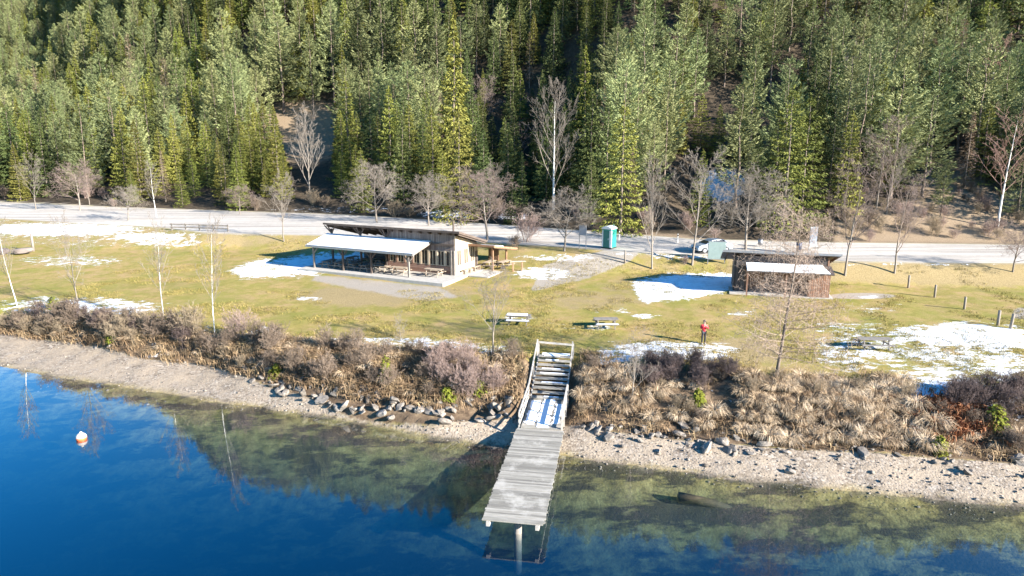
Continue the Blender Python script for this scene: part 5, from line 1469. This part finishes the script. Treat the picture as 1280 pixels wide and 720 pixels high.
# side profile: x forward, z up; sections across give tumblehome
prof = [(-2.15, .42), (-2.18, .75), (-2.08, .98), (-1.72, 1.05), (-1.12, 1.40), (-.55, 1.47), (.15, 1.45), (.62, 1.30), (1.18, .99), (1.75, .90), (2.08, .76), (2.16, .52), (2.12, .30), (-2.08, .30)]
def half(z, x):
    w = .86 if z < .95 else .86 - (z - .95) * .50
    return w * (1 - .06 * max(0, abs(x) - 1.5) ** 1.2)
vb = []; fb = []; n = len(prof)
for s in (-1, 1):
    for (x, z) in prof: vb.append((x, s * half(z, x), z))
fb.append(tuple(range(n - 1, -1, -1))); fb.append(tuple(range(n, 2 * n)))
for i in range(n):
    j = (i + 1) % n; fb.append((i, j, n + j, n + i))
body = MB().add(vb, fb).build("body", M_PAINT, car, bevel=.05)
def glass_quad(pts, nm="window"):
    q = [Vector(a) for a in pts]; nrm = (q[1] - q[0]).cross(q[-1] - q[0]).normalized()
    c = sum(q, Vector()) / len(q)
    if nrm.dot(c - Vector((0, 0, .8))) < 0: nrm = -nrm; q.reverse()
    MB().prism([tuple(a - nrm * .01) for a in q], 0, tuple(nrm * .025)).build(nm, M_GLASS, car)
glass_quad([(.66, -.62, 1.275), (.66, .62, 1.275), (1.12, .74, 1.03), (1.12, -.74, 1.03)], "windshield")
glass_quad([(-1.17, -.60, 1.37), (-1.17, .60, 1.37), (-1.68, .72, 1.07), (-1.68, -.72, 1.07)], "rear_window")
for s in (-1, 1):
    for (a, b_, c_, d_) in (((.02, 1.40), (.55, 1.27), (.98, 1.02), (-.02, 1.0)), ((-1.05, 1.36), (-.06, 1.40), (-.10, 1.0), (-1.42, 1.04))):
        glass_quad([(x, s * (half(z, x) + .0), z) for x, z in (a, b_, c_, d_)], "side_window")
    MB().box((1.93, s * .62, .72), (.22, .34, .14)).build("headlight", M_LAMP, car, bevel=.03)
    MB().box((-2.10, s * .66, .82), (.14, .3, .18)).build("tail_light", M_RED, car, bevel=.03)
    MB().box((.85, s * .95, 1.02), (.14, .2, .13)).build("wing_mirror", M_PAINT, car, bevel=.03)
    for x in (-1.32, 1.34):
        wh = MB().tube([(x, s * .70, .32), (x, s * .89, .32)], .32, 20).build("wheel", M_RUBBER, car)
        MB().tube([(x, s * .88, .32), (x, s * .905, .32)], .2, 12).build("rim", M_STEEL, wh)
MB().box((2.12, 0, .5), (.08, .95, .2)).build("grille", M_RUBBER, car, bevel=.02)
MB().box((2.15, 0, .38), (.03, .5, .11)).build("number_plate", M_WHITE, car)

# ------------------------------------------------------------------ boards, bins, posts
M_PALEBOARD = surf("pale_green_board", (.23, .29, .26), .12, 2.5, .5)
M_GREYSIGN = surf("grey_sign_sheet", (.22, .24, .28), .12, 2, .4)
M_BLUEBIN = surf("dark_blue_bin", (.03, .06, .13), .1, 2, .5)
def board(px, base, top, wid, ph, mat, label, name="notice_board", rz=0.0, posts=(-1, 1)):
    p = G(px, base); H = height_for(p, top)
    o = empty(name, p, rz, label, "sign")
    pn = MB().box((0, 0, H - ph / 2), (wid, .06, ph)).build("panel", mat, o, bevel=.008)
    b = MB()
    b.box((0, 0, H + .02), (wid + .08, .1, .06)); b.box((0, 0, H - ph - .02), (wid + .08, .1, .06))
    b.build("frame", M_STEEL, o)
    for s in posts: MB().box((s * (wid / 2 - .02), .045, H / 2), (.08, .08, H - .05)).build("post", M_STEEL, o)
    return o
board(895, 331, 302, 1.75, 1.85, M_PALEBOARD, "big pale greenish notice board standing before the silver car", rz=R(-10))
board(728, 312, 282, .85, 1.05, M_GREYSIGN, "small blue grey notice board on two posts left of toilet", rz=R(-25))
board(1015, 318, 284, .85, 2.0, M_GREYSIGN, "tall grey road sign behind the hut", "road_sign", rz=R(10))
def bin_(px, base, top, r, mat, label):
    p = G(px, base); H = height_for(p, top); o = empty("waste_bin", p, 0, label, "bin")
    MB().tube([(0, 0, .25 * H), (0, 0, H)], [r * .85, r], 12).build("bucket", mat, o, True)
    MB().tube([(0, 0, H + .005), (0, 0, H + .07)], [r * 1.06, r * .9], 12).build("lid", M_RUBBER, o)
    MB().tube([(0, 0, -.1), (0, 0, .3 * H)], .04, 8).build("leg", M_STEEL, o)
bin_(998, 317, 303, .3, M_BLUEBIN, "dark blue waste bin between hut roof and grey road sign")
bin_(950, 308, 299, .28, M_STEEL, "dark grey waste bin behind the middle of hut roof")
# wooden posts
M_POST = surf("grey_post_wood", (.22, .185, .15), .3, 3, .85, .3, 14, (1, 1, .3))
def post(px, base, top, w_, label, mat=None, grp=None, lean=0.0):
    p = G(px, base); H = height_for(p, top)
    o = MB().tube([(0, 0, -.3), (0, 0, H - .03), (0, 0, H)], [w_, w_ * .95, w_ * .7], 9).build("fence_post", mat or M_POST, None, True)
    o.location = p; o.rotation_euler = (0, lean, 0); tag(o, label, "post", grp); return o
post(1135, 360, 344, .10, "fence post nearest the hut, by the wide bare tree's shadow")
post(1168, 372, 356, .10, "second fence post from the hut on the right meadow")
post(1205, 387, 371, .10, "middle one of five fence posts on right meadow")
post(1247, 407, 388, .11, "fence post standing at the snow edge, left one of a pair")
post(1263, 411, 392, .11, "fence post at the snow edge, right one of a pair", lean=R(4))
post(781, 329, 313, .09, "single wooden post at the mouth of gravel path")
post(42, 314, 292, .16, "pale grey post beside the boulders", M_GBEAM)
M_MARK = surf("white_marker", (.6, .57, .52), .1, 2, .6)
for px, b_, t_, lab in ((774, 300, 289, "white road marker post behind the toilet's right"), (847, 303, 292, "white road marker post on verge left of the car")):
    p = G(px, b_); H = height_for(p, t_)
    o = empty("road_marker", p, 0, lab, "post")
    MB().box((0, 0, H / 2), (.13, .1, H)).build("shaft", M_MARK, o, bevel=.01)
    MB().box((0, -.005, H * .78), (.135, .105, H * .16)).build("band", M_RUBBER, o)
# rail fence on the left road edge
p0 = G(215, 288); p1 = G(285, 290)
fe = empty("rail_fence", p0, math.atan2(p1.y - p0.y, p1.x - p0.x), "low wooden rail fence on the left road edge", "fence")
Lf = math.hypot(p1.x - p0.x, p1.y - p0.y); dzf = p1.z - p0.z
for k in range(5): MB().box((Lf * k / 4, 0, .45 + dzf * k / 4), (.12, .12, 1.1)).build("post", M_POST, fe)
MB().beam((-.2, -.08, .85), (Lf + .2, -.08, .85 + dzf), .05, .14).build("rail", M_POST, fe); MB().beam((-.2, -.08, .45), (Lf + .2, -.08, .45 + dzf), .05, .14).build("rail", M_POST, fe)

# ------------------------------------------------------------------ buoy and sunken branches
bx, by = at_z(102, 549, 0.0)
M_BUOY = surf("white_buoy_plastic", (.6, .52, .46), .06, 3, .4)
M_ORANGE = surf("orange_buoy_plastic", (.72, .15, .05), .08, 3, .4)
bu = empty("buoy", (bx, by, 0.0), 0, "white mooring buoy floating on the open blue water", "buoy")
def ball(z0, z1, mat, name, r=.29, cz=.11):
    V_ = []; F_ = []; n = 24; m = 10
    for i in range(m + 1):
        z = z0 + (z1 - z0) * i / m; q = math.sqrt(max(1e-5, r * r - z * z))
        V_ += [(q * math.cos(6.2832 * k / n), q * math.sin(6.2832 * k / n), z + cz) for k in range(n)]
    for i in range(m):
        F_ += [(i * n + k, i * n + (k + 1) % n, (i + 1) * n + (k + 1) % n, (i + 1) * n + k) for k in range(n)]
    F_ += [tuple(range(n))[::-1], tuple(m * n + k for k in range(n))]
    return MB().add(V_, F_).build(name, mat, bu, True)
ball(.02, .285, M_BUOY, "float"); ball(-.285, .02, M_ORANGE, "underside")
MB().tube([(0, 0, .38), (0, 0, .47)], [.08, .07], 12).build("neck", M_BUOY, bu, True)
M_SUNK = surf("sodden_bark", (.06, .045, .022), .4, 3, .8, .4, 12)
x0, y0 = at_z(848, 621, 0); x1, y1 = at_z(935, 640, -.6)
lg = MB().tube([(x0, y0, -.02), ((x0 + x1) / 2, (y0 + y1) / 2 + .1, -.30), (x1, y1, -.75)], [.26, .22, .12], 12).build("sunken_log", M_SUNK, None, True)
tag(lg, "dark sunken log with its end showing at the surface", "log")
# ------------------------------------------------------------------ the person
def skin_obj(name, verts, edges, radii, mat, parent, root=0, sub=2):
    me = bpy.data.meshes.new(name); me.from_pydata(verts, edges, []); me.materials.append(mat)
    o = bpy.data.objects.new(name, me); COL.objects.link(o); o.parent = parent
    md = o.modifiers.new("skin", 'SKIN'); md.use_smooth_shade = True
    for i, r in enumerate(radii):
        sv = me.skin_vertices[0].data[i]; sv.radius = r if isinstance(r, tuple) else (r, r); sv.use_root = (i == root)
    o.modifiers.new("sub", 'SUBSURF').levels = sub; o.modifiers["sub"].render_levels = sub
    return o
M_SKIN = surf("skin", (.50, .30, .22), .05, 5, .6)
M_JACKET = surf("red_jacket", (.52, .02, .035), .12, 6, .7)
M_TROUSER = surf("dark_trousers", (.022, .022, .028), .15, 6, .8)
M_HAIR = surf("grey_brown_hair", (.10, .075, .06), .2, 10, .7)
M_SHOE = surf("light_shoes", (.45, .42, .38), .1, 5, .7)
pp = G(879, 430)
per = empty("person", pp, R(4), "person in red jacket and dark trousers with hands raised to face", "person")
# one vertex per joint; faces -Y (towards the lake), right arm is at -X
J = [(0, 0, .93), (0, .01, 1.12), (0, .0, 1.34), (0, .0, 1.47), (0, -.015, 1.56), (0, -.02, 1.66),                # pelvis .. head
     (-.09, 0, .88), (-.10, -.02, .49), (-.11, .02, .09), (-.12, -.13, .04),                                        # right leg
     (.09, 0, .88), (.11, -.01, .49), (.12, .02, .09), (.14, -.13, .04),                                            # left leg
     (-.19, .0, 1.41), (-.27, -.10, 1.17), (-.10, -.27, 1.38), (-.065, -.29, 1.45),                                 # right arm, bent up
     (.19, .0, 1.41), (.27, -.10, 1.17), (.10, -.27, 1.36), (.065, -.29, 1.43)]                                     # left arm
E = [(0, 1), (1, 2), (2, 3), (3, 4), (4, 5), (0, 6), (6, 7), (7, 8), (8, 9), (0, 10), (10, 11), (11, 12), (12, 13), (2, 14), (14, 15), (15, 16), (16, 17), (2, 18), (18, 19), (19, 20), (20, 21)]
Rr = [(.14, .11), (.13, .10), (.15, .11), (.06, .06), (.075, .085), (.078, .09), .085, .06, .042, .035, .085, .06, .042, .035, .06, .045, .033, .036, .06, .045, .033, .036]
nb = len(J)
for (side_, wr) in ((-1, J[17]), (1, J[21])):          # five fingers on each hand, rooted in the palm
    pal = 17 if side_ < 0 else 21
    for f in range(4):
        ox = side_ * (.030 - .018 * f); L = (.055, .062, .060, .048)[f]
        a = len(J); J.append((wr[0] + ox, wr[1] - .02, wr[2] + .055)); J.append((wr[0] + ox, wr[1] + .005 - .02, wr[2] + .055 + L * .6)); J.append((wr[0] + ox * .9, wr[1] + .02, wr[2] + .055 + L))
        E += [(pal, a), (a, a + 1), (a + 1, a + 2)]; Rr += [.010, .0095, .008]
    a = len(J); J.append((wr[0] - side_ * .035, wr[1] + .01, wr[2] + .02)); J.append((wr[0] - side_ * .045, wr[1] + .02, wr[2] + .05)); E += [(pal, a), (a, a + 1)]; Rr += [.011, .009]
body = skin_obj("body", J, E, Rr, M_SKIN, per, 0, 1)
# face and hair
fm = MB()
for s in (-1, 1): fm.box((s * .03, -.108, 1.655), (.022, .01, .012))
fm.box((0, -.112, 1.595), (.045, .012, .012)); fm.box((0, -.118, 1.628), (.02, .03, .035))
fm.build("face_features", M_HAIR, body)
hv = []; hf = []
bmh = bmesh.new(); bmesh.ops.create_uvsphere(bmh, u_segments=14, v_segments=9, radius=.112)
for v in bmh.verts:
    v.co.z *= 1.1; v.co.y *= 1.12
    if v.co.y < -.05 and v.co.z < .05: v.co.y *= .35; v.co.z = max(v.co.z, .02)
meh = bpy.data.meshes.new("hair"); bmh.to_mesh(meh); bmh.free()
ho = link("hair", meh, M_HAIR, body); ho.location = (0, .002, 1.69)
def sub_skin(name, idx, grow_, mat, trim=None):
    mp_ = {i: k for k, i in enumerate(idx)}
    vv = [J[i] if not trim or i not in trim else trim[i] for i in idx]
    ee = [(mp_[a], mp_[b_]) for a, b_ in E if a in mp_ and b_ in mp_]
    rr = [tuple(q + grow_ for q in (Rr[i] if isinstance(Rr[i], tuple) else (Rr[i], Rr[i]))) for i in idx]
    return skin_obj(name, vv, ee, rr, mat, body, 0, 1)
sub_skin("jacket", [0, 1, 2, 3, 14, 15, 16, 18, 19, 20], .022, M_JACKET, {0: (0, 0, .84), 3: (0, 0, 1.46)})
sub_skin("trousers", [0, 6, 7, 8, 10, 11, 12], .016, M_TROUSER, {0: (0, 0, .90)})
for s, k in ((-1, 8), (1, 12)):
    x, y, z = J[k]; MB().box((x + s * .005, y - .07, .045), (.10, .28, .09)).build("shoe", M_SHOE, body, bevel=.03)
